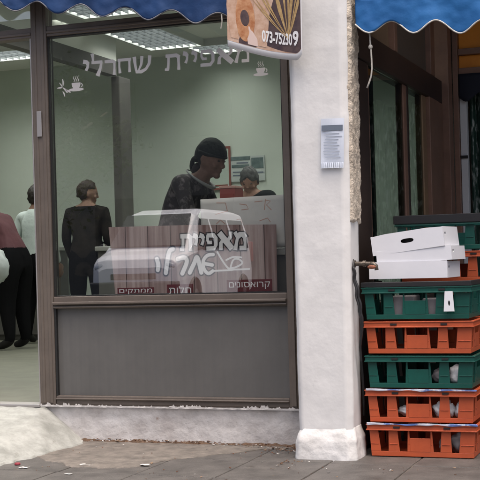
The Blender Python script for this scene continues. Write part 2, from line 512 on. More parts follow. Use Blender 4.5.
# ceiling with openings left for the recessed lamps is one flat slab; the lamps hang just below it
g = MB(); g.box(RX0 - 0.2, RX1 + 0.06, 0.04, RY1 + 0.2, CZ, CZ + 0.2); g.build('ceiling', M_ceil_in, bld)
g = MB(); g.box(-3.10, -3.0, 0.25, 4.77, 2.845, 2.99); g.box(-3.10, -3.0, 0.25, 4.77, 2.99, CZ - 0.001, 1)
g.build('ceiling_beam', [M_beam, M_ceil_in], bld)
g = MB(); g.box(-3.07, -2.98, 4.78, 5.04, 0.199, 2.844); g.build('column', M_beam, bld, bevel=0.01)
g = MB(); g.box(-8, -2.36, -0.02, 0.2, 0.0, 2.75); g.build('front_wall', M_facade, bld)
g = MB(); g.box(-8, 0.76, -0.02, 0.035, 2.761, 5.99); g.build('upper_wall', M_facade, bld)
g = MB(); g.box(-8.2, 8.2, -0.25, 8, 6.0, 6.2); g.build('roof', M_facade, bld)
g = MB(); g.box(RX1 + 0.065, 4.9, 0.0, 2.6, 3.3, 3.45); g.build('recess_soffit', M_beam, bld)
g = MB(); g.box(0.77, 8, -0.02, 0.2, 3.46, 5.99); g.build('upper_wall', M_facade, bld)
g = MB(); g.box(4.7, 4.9, 0.0, 2.6, 0.0, 3.29); g.build('recess_wall', M_whiteframe, bld)  # unseen wall, set wide and pale to bring light into the recess
g = MB(); g.box(4.91, 8, 0.0, 0.2, 0.0, 3.45); g.build('front_wall', M_facade, bld)

# plinth wall under the window
g = MB()
def plinth(u, v):
    x = -1.222 + u * 1.66
    z = -0.02 + 0.232 * v
    y = -0.010 - 0.022 * (1 - v) + 0.010 * N((x, 0, z), 6) * 1.0 + 0.004 * N((x, 0, z), 26)
    if v > 0.93:
        z += 0.008 * N((x, 2, 0), 30)
    return Vector((x, min(y, 0.0), z))
vv = g.grid(150, 22, plinth)
top = [r[-1] for r in vv]
back = [g.b.verts.new((v.co.x, 0.10, v.co.z - 0.002)) for v in top]
for i in range(len(top) - 1):
    g.b.faces.new((top[i], top[i + 1], back[i + 1], back[i]))
tag(g.build('plinth_wall', M_plinth, smooth=True), 'low stained pinkish concrete plinth wall under the grey shop window', 'wall')
plw = bpy.data.objects['plinth_wall']
g = MB()
def flakes(u, v):
    x = -1.222 + 1.64 * u
    h = min(0.016, max(0.0, N((x, 1, 0), 5) + 0.9 * N((x, 2, 0), 26) + 0.9 * N((x, 3, 0), 90) - 0.02) * 0.020)
    return Vector((x, -0.047 - 0.002 * N((x, v, 0), 30), 0.196 + (0.009 + h) * v))
g.grid(420, 3, flakes)
tag(g.build('paint_flakes', M_flake, plw, solid=0.002), 'white paint flakes along the top edge')

# ------------------------------------------------------------------ shop window
sw = empty('shop_window', (0, 0, 0), 0, 'bronze framed shop window with open doorway and grey kick panel', 'shop window')
FY0, FY1 = -0.035, 0.045
for sx in (-1.225, -2.34):
    g = MB()
    g.box(sx, sx + 0.098, FY0, FY1, 0.205, 2.76)
    g.box(sx + 0.018, sx + 0.034, FY0 - 0.004, FY0 + .001, 0.215, 2.74)
    g.box(sx + 0.062, sx + 0.082, FY0 - 0.004, FY0 + .001, 0.215, 2.74)
    g.build('mullion', M_frame, sw, bevel=0.004)
g = MB(); g.box(0.272, 0.312, FY0, FY1, 0.205, 2.76); g.box(0.288, 0.312, FY0 - 0.006, FY0, 0.215, 2.74); g.box(0.3121, 0.62, FY0 + 0.004, FY1, 0.205, 2.76); g.build('jamb', M_frame, sw, bevel=0.004)
for a, b in ((-1.126, 0.271), (-2.241, -1.226)):
    g = MB()
    g.box(a, b, FY0 + 0.004, FY1 - 0.004, 2.303, 2.362)
    g.box(a, b, FY0 - 0.004, FY0 + 0.005, 2.318, 2.334)
    g.build('transom_bar', M_frame, sw, bevel=0.004)
    g = MB(); g.box(a, b, FY0 + .004, FY1 - .004, 2.70, 2.76); g.build('head_bar', M_frame, sw, bevel=0.004)
g = MB(); g.box(-1.126, 0.271, FY0 + 0.003, FY1, 0.752, 0.820); g.box(-1.126, 0.271, FY0 - 0.020, FY0 + 0.002, 0.775, 0.790); g.box(-1.126, 0.271, FY0 - 0.01, FY0 + .002, 0.757, 0.765)
g.build('sill_bar', M_frame, sw, bevel=0.005)
g = MB(); g.box(-1.126, 0.271, FY0 + 0.003, FY1, 0.207, 0.258); g.box(-1.126, 0.271, FY0 - 0.010, FY0 + .002, 0.236, 0.246); g.build('bottom_rail', M_frame, sw, bevel=0.005)
# kick panel: shallow vertical ribs
g = MB()
def ribs(u, v):
    x = -1.125 + 1.396 * u
    ph = (x / 0.058) % 1.0
    y = -0.008 - 0.0011 * min(1, max(0, 4 * abs(ph - 0.5) * -1 + 1.8))  + 0.0015 * N((x, 0, v), 3)
    return Vector((x, y, 0.2585 + 0.493 * v))
g.grid(480, 2, ribs)
g.box(-1.125, 0.271, 0.0, 0.006, 0.259, 0.7515)
g.build('kick_panel', M_panel, sw)
g = MB(); g.box(-1.126, -1.117, -0.022, 0.022, 0.822, 2.301); g.box(0.265, 0.2715, -0.022, 0.022, 0.822, 2.301)
g.box(-1.116, 0.264, -0.022, 0.022, 2.296, 2.302); g.box(-1.116, 0.264, -0.022, 0.022, 0.821, 0.826)
g.box(-1.126, -1.114, -0.030, -0.0125, 0.2586, 0.751)
g.build('gasket', M_gasket, sw)
g = MB(); g.box(-1.1165, 0.2645, -0.003, 0.003, 0.8265, 2.2955); g.build('pane', M_glass, sw)
g = MB(); g.box(-1.125, 0.270, -0.003, 0.003, 2.363, 2.699); g.build('pane', M_glass, sw)
g = MB(); g.box(-2.240, -1.227, -0.003, 0.003, 2.363, 2.699); g.build('pane', M_glass, sw)
g = MB(); g.box(-1.2335, -1.2255, -0.036, -0.022, 0.205, 2.30); tag(g.build('edge_highlight', M_edge, sw, bevel=0.002), 'bright strip standing in for the highlight on the doorway edge')  # highlight along the mullion edge, put in as a pale strip
g = MB(); g.box(-1.196, -1.166, FY0 - 0.009, FY0 - 0.0065, 1.735, 1.880); tag(g.build('strike_plate', M_edge, sw, bevel=0.001), 'pale metal plate high on the brown mullion')
g = MB(); g.box(-2.24, -1.226, -0.05, 0.06, 0.190, 0.208); g.build('door_sill', M_edge, sw, bevel=0.004)

# ------------------------------------------------------------------ lettering
def text_mesh(s, bold=0.0):
    cu = bpy.data.curves.new('lettering', 'FONT')
    cu.body = s; cu.size = 1.0; cu.offset = bold; cu.extrude = 0.0; cu.resolution_u = 6
    o = bpy.data.objects.new('lettering', cu)
    COL.objects.link(o)
    dg = bpy.context.evaluated_depsgraph_get(); dg.update()
    me = bpy.data.meshes.new_from_object(o.evaluated_get(dg))
    bpy.data.objects.remove(o); bpy.data.curves.remove(cu)
    return me


def heb(s):
    return s[::-1]


def put_text(name, s, x0, x1, z0, z1, y, m, parent, bold=0.0, thick=0.0015, shear=0.0, tilt=0.0, label=None, box=None):
    """text on a vertical plane facing -Y, fitted into a box; box = bounds to fit from (another mesh's) """
    me = text_mesh(s, bold)
    xs = [v.co.x for v in me.vertices]; ys = [v.co.y for v in me.vertices]
    if box is None:
        box = (min(xs), max(xs), min(ys), max(ys))
    bx0, bx1, by0, by1 = box
    b = bmesh.new(); b.from_mesh(me)
    bpy.data.meshes.remove(me)
    for v in b.verts:
        u = (v.co.x - bx0) / (bx1 - bx0); w = (v.co.y - by0) / (by1 - by0)
        X = x0 + (x1 - x0) * u + shear * (w - 0.5) * (z1 - z0); Z = z0 + (z1 - z0) * w + tilt * (u - 0.5)
        v.co = Vector((X, y, Z))
    r = bmesh.ops.extrude_face_region(b, geom=list(b.faces))
    for e in r['geom']:
        if isinstance(e, bmesh.types.BMVert):
            e.co.y -= thick
    bmesh.ops.recalc_face_normals(b, faces=b.faces)
    me2 = bpy.data.meshes.new(name); b.to_mesh(me2); b.free(); me2.materials.append(m)
    o = bpy.data.objects.new(name, me2); COL.objects.link(o); o.parent = parent
    if label: o['label'] = label
    return o, box


def round_stroke(pts, ws, sx, sz, grow):
    ws = ws if isinstance(ws, (list, tuple)) else [ws] * len(pts)
    pts = [Vector(p) for p in pts]
    n = len(pts)
    d0 = (pts[0] - pts[1]).normalized(); d1 = (pts[-1] - pts[-2]).normalized()
    pts[0] = pts[0] + d0 * grow / 2; pts[-1] = pts[-1] + d1 * grow / 2
    A, B = [], []
    for i, p in enumerate(pts):
        d = (pts[min(i + 1, n - 1)] - pts[max(i - 1, 0)]).normalized()
        nn = Vector((-d.y, d.x))
        w = ws[i] * (abs(nn.x) * sx + abs(nn.y) * sz) / 2 + grow / 2
        A.append(tuple(p + nn * w)); B.append(tuple(p - nn * w))
    return A + B[::-1]


def glyphs(name, defs, y, m, parent, thick=0.0015, grow=0.0, inv=None):
    """hand cut letters: list of (x0, x1, z0, z1, [polygons in 0..1 box])"""
    for (x0, x1, z0, z1, polys) in defs:
        g = MB()
        for i, (pts, ws) in enumerate(polys):
            ex = grow / (x1 - x0)
            po = round_stroke([(x0 + (x1 - x0) * a, z0 + (z1 - z0) * b) for a, b in pts], ws, (x1 - x0), (z1 - z0), grow)
            g.prism(po, 'y', y - thick - 0.00012 * i, y)
        o = g.build(name, m, parent)
        if inv is not None: o.matrix_parent_inverse = inv


# letters drawn as tapering strokes, cap box 0..1
def stroke(pts, ws):
    L_, R_ = [], []
    for i, p in enumerate(pts):
        a = Vector(pts[max(i - 1, 0)]); b = Vector(pts[min(i + 1, len(pts) - 1)])
        d = (b - a).normalized(); nrm = Vector((-d.y, d.x))
        w = ws[i] if isinstance(ws, (list, tuple)) else ws
        L_.append(tuple(Vector(p) + nrm * w / 2)); R_.append(tuple(Vector(p) - nrm * w / 2))
    return L_ + R_[::-1]


t_ = 0.2
S_ = lambda pts, ws: (pts, ws)
HB = {
    'shin': [S_([(.10, .98), (.14, .5), (.20, .10)], [.17, .12, .10]), S_([(.16, .08), (.45, .06), (.70, .20)], [.17, .17, .12]), S_([(.68, .18), (.86, .5), (.90, .98)], [.10, .12, .17]),
             S_([(.50, .98), (.46, .5), (.30, .12)], [.15, .10, .06])],
    'het': [S_([(.02, .88), (.98, .88)], .2), S_([(.15, .86), (.13, .45), (.17, -.02)], [.15, .12, .19]), S_([(.86, .86), (.86, .45), (.86, -.0)], [.17, .13, .19])],
    'resh': [S_([(.03, .88), (.72, .88), (.90, .74)], [.2, .2, .2]), S_([(.84, .84), (.84, .45), (.80, -.02)], [.20, .16, .22])],
    'lamed': [S_([(.13, 1.48), (.16, 1.2), (.18, .86)], [.26, .14, .16]), S_([(.06, .88), (.92, .88)], .2), S_([(.86, .9), (.78, .5), (.52, -.04)], [.16, .15, .24])],
    'yod': [S_([(.12, .92), (.55, .88), (.80, .74)], [.24, .22, .22]), S_([(.76, .8), (.70, .55), (.46, .36)], [.26, .2, .2])],
    'mem': [S_([(.10, 1.0), (.24, .8), (.30, .74)], [.14, .14, .14]), S_([(.26, .70), (.50, .88), (.72, .88), (.90, .7)], [.16, .2, .2, .18]), S_([(.84, .75), (.88, .4), (.86, .0)], [.16, .13, .14]), S_([(.92, .08), (.46, .08)], .2), S_([(.30, .74), (.20, .4), (.08, .0)], [.12, .12, .19])],
    'alef': [S_([(.05, .96), (.5, .5), (.96, .04)], [.22, .24, .22]), S_([(.90, 1.0), (.88, .72), (.62, .46)], [.2, .14, .10]), S_([(.34, .60), (.14, .38), (.12, .0)], [.1, .14, .22])],
    'pe': [S_([(.12, .90), (.70, .90), (.90, .72), (.90, .3), (.72, .09), (.06, .09)], [.18, .19, .18, .16, .18, .19]), S_([(.14, .88), (.14, .60), (.24, .46)], [.13, .12, .12]), S_([(.16, .46), (.48, .46)], .15)],
    'tav': [S_([(.08, .88), (.74, .88), (.90, .74)], [.2, .2, .2]), S_([(.85, .8), (.86, .4), (.86, .0)], [.18, .14, .18]), S_([(.26, .84), (.24, .4), (.20, .06)], [.14, .13, .15]), S_([(.02, .07), (.26, .07)], .16)],
}
lt = empty('window_lettering', (0, -0.003, 0), 0, 'pale frosted bakery name and coffee cups across the top of the glass', 'lettering')
lett = []
# left word, from the right: shin het resh lamed yod
for (nm, a, b, c, d) in (('shin', 133, 152, 73.5, 55), ('het', 118, 131.5, 73.2, 57.5), ('resh', 105, 116.5, 75.5, 59), ('lamed', 91.5, 103.5, 76, 60), ('yod', 83, 90, 77, 60)):
    p = PX(a, c, 0); q = PX(b, d, 0)
    lett.append((p.x, q.x, p.z, q.z, HB[nm]))
for (nm, a, b, c, d) in (('tav', 165, 181, 71, 53), ('yod', 183, 189, 70, 51.5), ('yod', 191.5, 198, 68.5, 50.5), ('pe', 200, 214.5, 67, 49), ('alef', 217.5, 233, 64.5, 47.5), ('mem', 235, 250, 63, 45.5)):
    p = PX(a, c, 0); q = PX(b, d, 0)
    lett.append((p.x, q.x, p.z, q.z, HB[nm]))
glyphs('letter', lett, -0.0035 + 0.003, M_letter, lt)
# coffee cups with steam and a sprig
def cup(cx, cz, s, name):
    g = MB()
    y0, y1 = -0.002, -0.0005
    pr = [(-.30, .22), (.30, .22)] + [(.30 * math.cos(a), .22 - .42 * math.sin(a)) for a in [k * math.pi / 10 for k in range(1, 10)]]
    g.prism([(cx + s * a, cz + s * b) for a, b in pr], 'y', y0, y1)
    sa = [(.50 * math.cos(k * math.pi / 12), -.19 + .10 * math.sin(k * math.pi / 12)) for k in range(24)]
    g.prism([(cx + s * a, cz + s * b) for a, b in sa], 'y', y0 - .0005, y1)
    for k in range(10):
        a0 = -1.3 + 2.6 * k / 10; a1 = -1.3 + 2.6 * (k + 1) / 10
        po = [(.31 + .13 * math.cos(a0), .05 + .13 * math.sin(a0)), (.31 + .13 * math.cos(a1), .05 + .13 * math.sin(a1)), (.31 + .08 * math.cos(a1), .05 + .08 * math.sin(a1)), (.31 + .08 * math.cos(a0), .05 + .08 * math.sin(a0))]
        g.prism([(cx + s * a, cz + s * b) for a, b in po], 'y', y0, y1)
    for dx in (-.14, 0, .14):
        po = stroke([(dx, .28), (dx + .05, .38), (dx - .04, .50), (dx + .03, .64)], [.03, .045, .04, .015])
        g.prism([(cx + s * a, cz + s * b) for a, b in po], 'y', y0, y1)
    return g
ca, cb = PX(76.5, 86.5, 0), PX(261, 71.5, 0)
cup(ca.x, ca.z, 0.095, 'a').build('coffee_cup', M_letter, lt)
cup(cb.x, cb.z, 0.085, 'b').build('coffee_cup', M_letter, lt)
g = MB()
sx, sz = PX(63, 88, 0).x, PX(63, 88, 0).z
for k, (a, b, w) in enumerate((((-.02, .03), (.0, .0), .007), ((0, .05), (.003, .012), .009), ((-.035, .0), (.0, .004), .010), ((.004, .0), (.03, -.03), .012), ((.02, -.012), (.05, -.03), .010), ((.0, -.02), (.012, -.05), .008))):
    g.prism([(sx + p[0], sz + p[1]) for p in stroke([a, ((a[0] + b[0]) / 2 + .003, (a[1] + b[1]) / 2), b], [w * .4, w, w * .5])], 'y', -.002, -.0005)
tag(g.build('sprig', M_letter, lt), 'small leafy sprig beside the left coffee cup')

# poster of printed planks on the inside of the glass
wp = empty('window_poster', (-0.28, 0.006, 0.826), 0, 'printed wooden plank poster with bakery logo along the bottom of the window', 'poster')
def at_wp(o):
    o.matrix_parent_inverse = Matrix.Translation(-Vector(wp.location)); return o
g = MB(); g.prism([(-0.755, 0.828), (0.205, 0.828), (0.21, 1.185), (-0.30, 1.20), (-0.785, 1.205)], 'y', 0.006, 0.0075); at_wp(g.build('plank_print', M_planks, wp))
for (s, x0, x1, z0, z1) in ((heb('ממתקים'), 117.5, 154, 293.5, 287.3), (heb('חלות'), 167, 193, 293, 284), (heb('קרואסונים'), 227, 272, 291.5, 279)):
    p, q = PX(x0, z0, 0.004), PX(x1, z1, 0.004)
    g = MB(); g.box(p.x, q.x, 0.0045, 0.0058, 0.829, q.z); b_ = at_wp(g.build('red_label', M_red_ink, wp))
    h = q.z - 0.829
    put_text('word', s, p.x + 0.012, q.x - 0.012, 0.829 + h * (0.18 if h > 0.05 else -0.1), q.z - h * 0.2, 0.0043, M_white_ink, b_, bold=0.0, thick=0.0008)
# logo: first line
logo = []
for (nm, a, b, c, d) in (('tav', 180, 191.5, 250.5, 234), ('yod', 193, 197.5, 250.5, 234), ('yod', 199.5, 204, 250.5, 234), ('pe', 206, 216.5, 250, 233.5), ('alef', 219, 231.5, 249.5, 232), ('mem', 234, 246, 249.5, 232)):
    p = PX(a, c, 0); q = PX(b, d, 0)
    logo.append((p.x, q.x, p.z, q.z, HB[nm]))
WI = Matrix.Translation(-Vector(wp.location))
glyphs('logo_letter', logo, 0.0048, M_white_ink, wp, 0.0004, 0.006, WI)
glyphs('logo_outline', logo, 0.0058, M_dark_ink, wp, 0.0003, 0.019, WI)
# second line as brush strokes: shin het resh / lamed yod
def brush(lines, w, y, m, name):
    g = MB()
    for pts in lines:
        P3 = [PX(a, b, 0) for a, b in pts]
        pl = [(v.x, v.z) for v in P3]
        # rounded ribbon
        fine = []
        for i in range(len(pl) - 1):
            for k in range(5):
                t = k / 5
                p0 = Vector(pl[max(i - 1, 0)]); p1 = Vector(pl[i]); p2 = Vector(pl[i + 1]); p3 = Vector(pl[min(i + 2, len(pl) - 1)])
                fine.append(0.5 * ((2 * p1) + (p2 - p0) * t + (2 * p0 - 5 * p1 + 4 * p2 - p3) * t * t + (3 * p1 - p0 - 3 * p2 + p3) * t ** 3))
        fine.append(Vector(pl[-1]))
        for i in range(len(fine) - 1):
            a, b = fine[i], fine[i + 1]
            d = (b - a)
            if d.length < 1e-6:
                continue
            d.normalize(); nn = Vector((-d.y, d.x)) * w / 2
            dy = random.uniform(0, .00006)
            g.prism([tuple(a + nn - d * .0005), tuple(b + nn + d * .0005), tuple(b - nn + d * .0005), tuple(a - nn - d * .0005)], 'y', y - 0.0004 - dy, y)
        for c in fine:
            dy = random.uniform(.00006, .00012)
            g.prism([(c.x + w / 2 * math.cos(k * math.pi / 6), c.y + w / 2 * math.sin(k * math.pi / 6)) for k in range(12)], 'y', y - 0.0004 - dy, y)
    return at_wp(g.build(name, m, wp))
sec = [[[(213, 254.5), (207, 255.5), (203, 261), (203.8, 269), (208, 273.5), (212.5, 271)], [(203.5, 263.5), (212, 265)]],   # shin
       [[(189.5, 272.5), (194, 263), (197, 257.5), (201, 272.5)]],                                                          # het as an arch
       [[(177.5, 259), (184, 257.5), (186.5, 262), (182, 273.5)]],                                                          # resh
       [[(172.5, 249), (168.5, 253), (165.5, 273)]],                                                                        # lamed
       [[(156.5, 259), (158, 265), (157.5, 270)]]]
for k, gl in enumerate(sec):
    brush(gl, 0.019 if k == 0 else 0.024, 0.0042, M_white_ink, 'logo_script')
    brush(gl, 0.033 if k == 0 else 0.040, 0.0056, M_dark_ink, 'script_outline')
fig = [[(217, 252), (223, 262), (229, 269), (236, 269.5), (249, 269)], [(212, 271), (222, 270.5), (232, 270)], [(230, 268), (233, 260), (238, 259), (242, 263), (236, 267), (231, 268)], [(226, 260), (233, 257), (241, 257.5)]]
brush(fig, 0.010, 0.0044, M_white_ink, 'logo_flourish')

# hand written card leaning inside the window
ps = empty('paper_sign', (0.0, 0.06, 0.83), 0, 'grey white card with faded orange handwriting leaning inside the window', 'sign')
g = MB()
def sign(u, v):
    x = -0.238 + 0.50 * u
    return Vector((x, 0.043 + 0.0002 * math.sin(u * 5 + v * 2), 0.235 + 0.28 * v - 0.006 * (1 - u) * v))
g.grid(24, 10, sign); g.build('card', M_paper, ps, smooth=True, solid=0.004, loc=(0, -0.06, 0))
for grp in ([[(217, 203), (226, 203), (228, 211)], [(216, 214.5), (228, 211)]], [[(217, 224), (221, 220), (226, 224)]], [[(240, 204), (247, 205), (249, 209), (242, 210)]], [[(237, 220), (241, 219), (243, 224)]], [[(255, 202), (263, 201)]],
            [[(265, 210), (266, 199)], [(266, 200), (271, 201), (267, 205), (272, 210)]], [[(260, 221), (268, 218), (271, 222)]]):
    g = MB()
    for pts in grp:
        P3 = [PX(a, b, 0.05) for a, b in pts]
        g.prism([(p[0], p[1] - 0.83) for p in stroke([(v.x, v.z) for v in P3], .0042)], 'y', 0.0402, 0.0412)
    g.build('scribble', M_scribble, ps, loc=(0, -0.06, 0))

# ------------------------------------------------------------------ white pillar
pil = empty('white_pillar', (0.57, -0.25, 0), 0, 'white painted pillar with flared base between window and recess', 'pillar')
MI = Matrix.Translation((-0.57, 0.25, 0))
def plan(x0, x1, y0, y1, ch):
    pts = []
    def seg(a, b, n):
        for k in range(n):
            pts.append(Vector(a).lerp(Vector(b), k / n))
    seg((x0, y1), (x0, y0 + ch), 8)
    seg((x0, y0 + ch), (x0 + ch, y0), 3)
    seg((x0 + ch, y0), (x1 - ch * 1.4, y0), 18)
    seg((x1 - ch * 1.4, y0), (x1, y0 + ch * 1.1), 5)
    seg((x1, y0 + ch * 1.1), (x1, y1), 10)
    return pts
def column(x0, x1, y0, y1, ch, z0, z1, nz, amp, lean=0.0, cap=True, zb=None):
    g = MB(); rows_ = []
    pl = plan(x0, x1, y0, y1, ch)
    cx, cy = (x0 + x1) / 2, (y0 + y1) / 2
    for j in range(nz + 1):
        z = z0 + (z1 - z0) * j / nz
        row = []
        for i, p in enumerate(pl):
            d = amp * (N((p.x, p.y, z), 3.2) + 0.45 * N((p.x, p.y, z), 11) + 0.22 * N((p.x, p.y, z), 34))
            v = Vector((p.x - cx, p.y - cy)); v.normalize()
            sc = 1.0
            x = p.x + v.x * d + (lean * z if p.x > cx else 0); y = p.y + v.y * d
            if zb: x, y = zb(x, y, z, (z - z0) / (z1 - z0))
            row.append(g.b.verts.new((x, y, z)))
        rows_.append(row)
    n = len(pl)
    for j in range(nz):
        for i in range(n):
            g.b.faces.new((rows_[j][i], rows_[j][(i + 1) % n], rows_[j + 1][(i + 1) % n], rows_[j + 1][i]))
    if cap:
        g.b.faces.new(rows_[-1]); g.b.faces.new(rows_[0][::-1])
    return g
o = column(0.425, 0.702, -0.38, -0.18, 0.020, 0.09, 2.94, 150, 0.0042, 0.012).build('shaft', M_paint, pil, smooth=True); o.matrix_parent_inverse = MI
def flare(x, y, z, t):
    k = 1 + 0.0 * t
    e = 0.018 * max(0, 1 - max(0, (t - 0.62) / 0.38) ** 1.6) * (1.0 + 0.25 * (1 - t))
    cx, cy = 0.565, -0.28
    return x + (e if x > cx else -e), y + (-e * 1.3 if y < cy else 0)
o = column(0.427, 0.704, -0.38, -0.181, 0.025, -0.03, 0.155, 30, 0.012, 0, True, flare).build('plinth', M_base, pil, smooth=True); o.matrix_parent_inverse = MI
# bare rough plaster strip down the right return
g = MB()
def rough(u, v):
    zz = 1.17 + 1.77 * v
    y = -0.352 + 0.150 * u
    edge = 0.03 * N((3, 0, zz), 9) + 0.015 * N((3, 1, zz), 28)
    if u < 0.01: y += edge * 0.5
    if v < 0.01: zz += 0.05 * N((y, 4, 0), 14)
    x = 0.706 + 0.012 * zz + 0.012 + 0.007 * N((0, y, zz), 22) + 0.005 * N((0, y, zz), 70) - (0.02 if u < .01 or v < .001 else 0)
    return Vector((x, y, zz))
g.grid(26, 190, rough)
o = tag(g.build('bare_plaster', M_stucco, pil, smooth=True), 'rough beige unpainted plaster on the right side'); o.matrix_parent_inverse = MI

# notice taped on the pillar
nt_ = empty('paper_notice', (0.645, -0.391, 1.44), 0, 'white printed notice with tear-off strips taped to the pillar', 'notice')
nt_.rotation_euler = (0, rad(1.5), 0)
g = MB()
g.grid(8, 10, lambda u, v: Vector((-0.06 + 0.118 * u, 0.003 * math.sin(u * 4 + v * 3) - 0.0, 0.03 + 0.215 * v)))
for k in range(11):
    x0 = -0.06 + 0.0107 * k
    g.grid(1, 3, lambda u, v, x0=x0, k=k: Vector((x0 + 0.0095 * u, 0.003 * math.sin(4 * (x0 + .06) / .118) - (0.004 + 0.003 * (k % 3)) * (1 - v), 0.0 + 0.0298 * v)))
g.build('sheet', M_notice, nt_, solid=0.0006)
g = MB()
g.prism([(-0.055, 0.185), (0.053, 0.185), (0.053, 0.212), (-0.055, 0.212)], 'y', -0.0055, -0.0045)
g.build('heading', M_notice_ink, nt_)
g = MB()
for k in range(9):
    z = 0.172 - 0.0145 * k
    g.box(-0.052 + random.uniform(0, .02), 0.05 - random.uniform(0, .03), -0.0055, -0.0045, z - 0.003, z)
for k in range(11):
    g.box(-0.057 + 0.0107 * k, -0.054 + 0.0107 * k, -0.012, -0.0109, 0.003, 0.024)
g.build('print', M_notice_line, nt_)
g = MB(); g.box(-0.07, 0.066, -0.0095, -0.0085, -0.005, 0.255); 
sl = glass('plastic_sleeve_film', (0.985, 0.99, 0.995), 1.12, 0.25)
g.build('plastic_sleeve', sl, nt_)

# ------------------------------------------------------------------ awnings
def awning(name, x0, x1, y, zfun, per, ph, amp, top, mcloth, label, back=0.16, mtrim=None):
    root = empty(name, ((x0 + x1) / 2, y, top), 0, label, 'awning')
    I = Matrix.Translation(-Vector(root.location))
    n = max(24, int((x1 - x0) / per * 16))
    def zlow(x):
        s = math.cos(2 * math.pi * (x - ph) / per)
        return zfun(x) - amp * (s if s > -2 else s)
    g = MB()
    def val(u, v):
        x = x0 + (x1 - x0) * u
        zl = zlow(x); zt = zfun(x) + 0.14
        z = zl + (zt - zl) * v
        return Vector((x, y + 0.012 * math.sin(x * 21) * (1 - v) + 0.014 * N((x, 0, z * .4), 6) + 0.004 * N((x, 0, z), 22), z))
    g.grid(n * 2, 14, val)
    o = g.build('valance', mcloth, root, smooth=True, solid=0.003); o.matrix_parent_inverse = I
    g = MB()
    def can(u, v):
        x = x0 + (x1 - x0) * u
        zt = zfun(x) + 0.14
        return Vector((x, y + back * v + 0.01 * N((x, v, 0), 5), zt + (top - zt) * v))
    g.grid(n, 10, can)
    o = g.build('canopy', mcloth, root, smooth=True, solid=0.003); o.matrix_parent_inverse = I
    g = MB()
    pts = []
    for k in range(n * 2 + 1):
        x = x0 + (x1 - x0) * k / (n * 2)
        pts.append((x, y + 0.012 * math.sin(x * 21) - 0.001, zlow(x)))
    g.tube(pts, 0.0038, 6)
    o = g.build('piping', mtrim or M_trim, root, smooth=True); o.matrix_parent_inverse = I
    g = MB(); g.tube([(x0, y + back, top), (x1, y + back, top)], 0.02, 10)
    o = g.build('roller', M_steel, root, smooth=True); o.matrix_parent_inverse = I
    return root
# right of the pillar
awning('blue_awning', 0.765, 1.62, -0.33, lambda x: 2.128 - 0.085 * (x - 0.85) , 0.222, PX(414, 29, -.33).x, 0.030, 2.80, M_blue, 'bright blue scalloped awning over the recess right of the pillar', back=0.50)
awning('blue_awning', -2.6, 0.09, -0.20, lambda x: 2.262 - 0.155 * (x - 0.05), 0.272, PX(103, 17, -.2).x, 0.032, 2.86, M_blue_shade, 'shade-darkened blue scalloped awning above the shop window left of the banner', back=0.17, mtrim=mat('dark_grey_piping', (0.22, 0.22, 0.23), 0.8, c2=(0.05, 0.06, 0.10), nscale=22))  # piping here is a darker grey than on the right awning
# frayed end of the left awning and hanging cord
g = MB(); p = PX(222.5, 15, -.2); q = PX(222, 29, -.2)
g.tube([(p.x, -0.215, p.z), (p.x + .003, -0.217, (p.z + q.z) / 2), (q.x, -0.215, q.z)], [0.004, 0.003, 0.004], 6)
tag(g.build('awning_cord', M_rope), 'short white cord end at the corner of the left blue awning', 'cord')
g = MB()
pts = [PX(a, b, -0.31) for a, b in ((369, 20), (369.3, 30), (370, 40), (370.5, 46), (371, 50), (371.6, 60), (372, 68), (371.2, 76), (369, 83), (367, 88))]
g.tube(pts, 0.0042, 7)
k = PX(370.5, 47, -0.31); g.ell(k, (0.011, 0.010, 0.012), 10, 8)
tag(g.build('white_rope', M_rope, smooth=True), 'knotted white rope hanging from the bright blue awning', 'rope')

# ------------------------------------------------------------------ bread banner
bn = empty('bread_banner', (0.34, -0.47, 2.0), 0, 'printed bread and wheat banner hanging in front of the pillar top', 'banner')
tilt = -0.095 / 0.36
def ban(x, z, dy=0.0):
    """banner surface: u across 0..1 , z height above the lower edge"""
    u = x
    X = -0.195 + 0.385 * u
    Z = 0.070 - 0.10 * u + z - (0.012 * math.sin(u * 3.0)) + (0.035 * max(0, (u - 0.9) / 0.1) ** 2)
    Y = 0.035 * math.sin(u * 3.6 - 0.4) - 0.06 * z + dy * 0.35 - 0.0008 * (dy != 0)
    X += 0.03 * z
    return Vector((X, Y, Z))
g = MB(); g.grid(40, 20, lambda u, v: ban(u, 0.62 * v)); g.build('sheet', M_white_ink if False else mat('banner_white', (0.78, 0.78, 0.80), 0.45), bn, smooth=True, solid=0.0015)
def layer(name, m, shapes, dy, th=0.0012):
    """flat ink shapes following the banner surface: polygons in (u, z)"""
    g = MB()
    for po in shapes:
        A = [g.b.verts.new(ban(u, z, dy)) for u, z in po]
        B = [g.b.verts.new(ban(u, z, dy - th)) for u, z in po]
        n = len(po)
        for i in range(n):
            g.b.faces.new((A[i], A[(i + 1) % n], B[(i + 1) % n], B[i]))
        fa = g.b.faces.new(B); fb = g.b.faces.new(A[::-1])
    bmesh.ops.triangulate(g.b, faces=[f for f in g.b.faces if len(f.verts) > 4])
    return g.build(name, m, bn)
def gridlayer(name, m, u0, u1, z0, z1, dy):
    g = MB(); g.grid(36, 14, lambda a, b: ban(u0 + (u1 - u0) * a, z0 + (z1 - z0) * b, dy)); return g.build(name, m, bn, smooth=True)
M_bred = mat('bread_print', (0.66, 0.48, 0.38), 0.45, c2=(0.46, 0.27, 0.18), nscale=16, spots=(22, 0.60, (0.76, 0.64, 0.55)))
M_bdark = mat('dark_print', (0.055, 0.035, 0.045), 0.45, c2=(0.12, 0.08, 0.075), nscale=20)
M_bagel = mat('bagel_print', (0.40, 0.15, 0.06), 0.4, c2=(0.60, 0.33, 0.18), nscale=30)
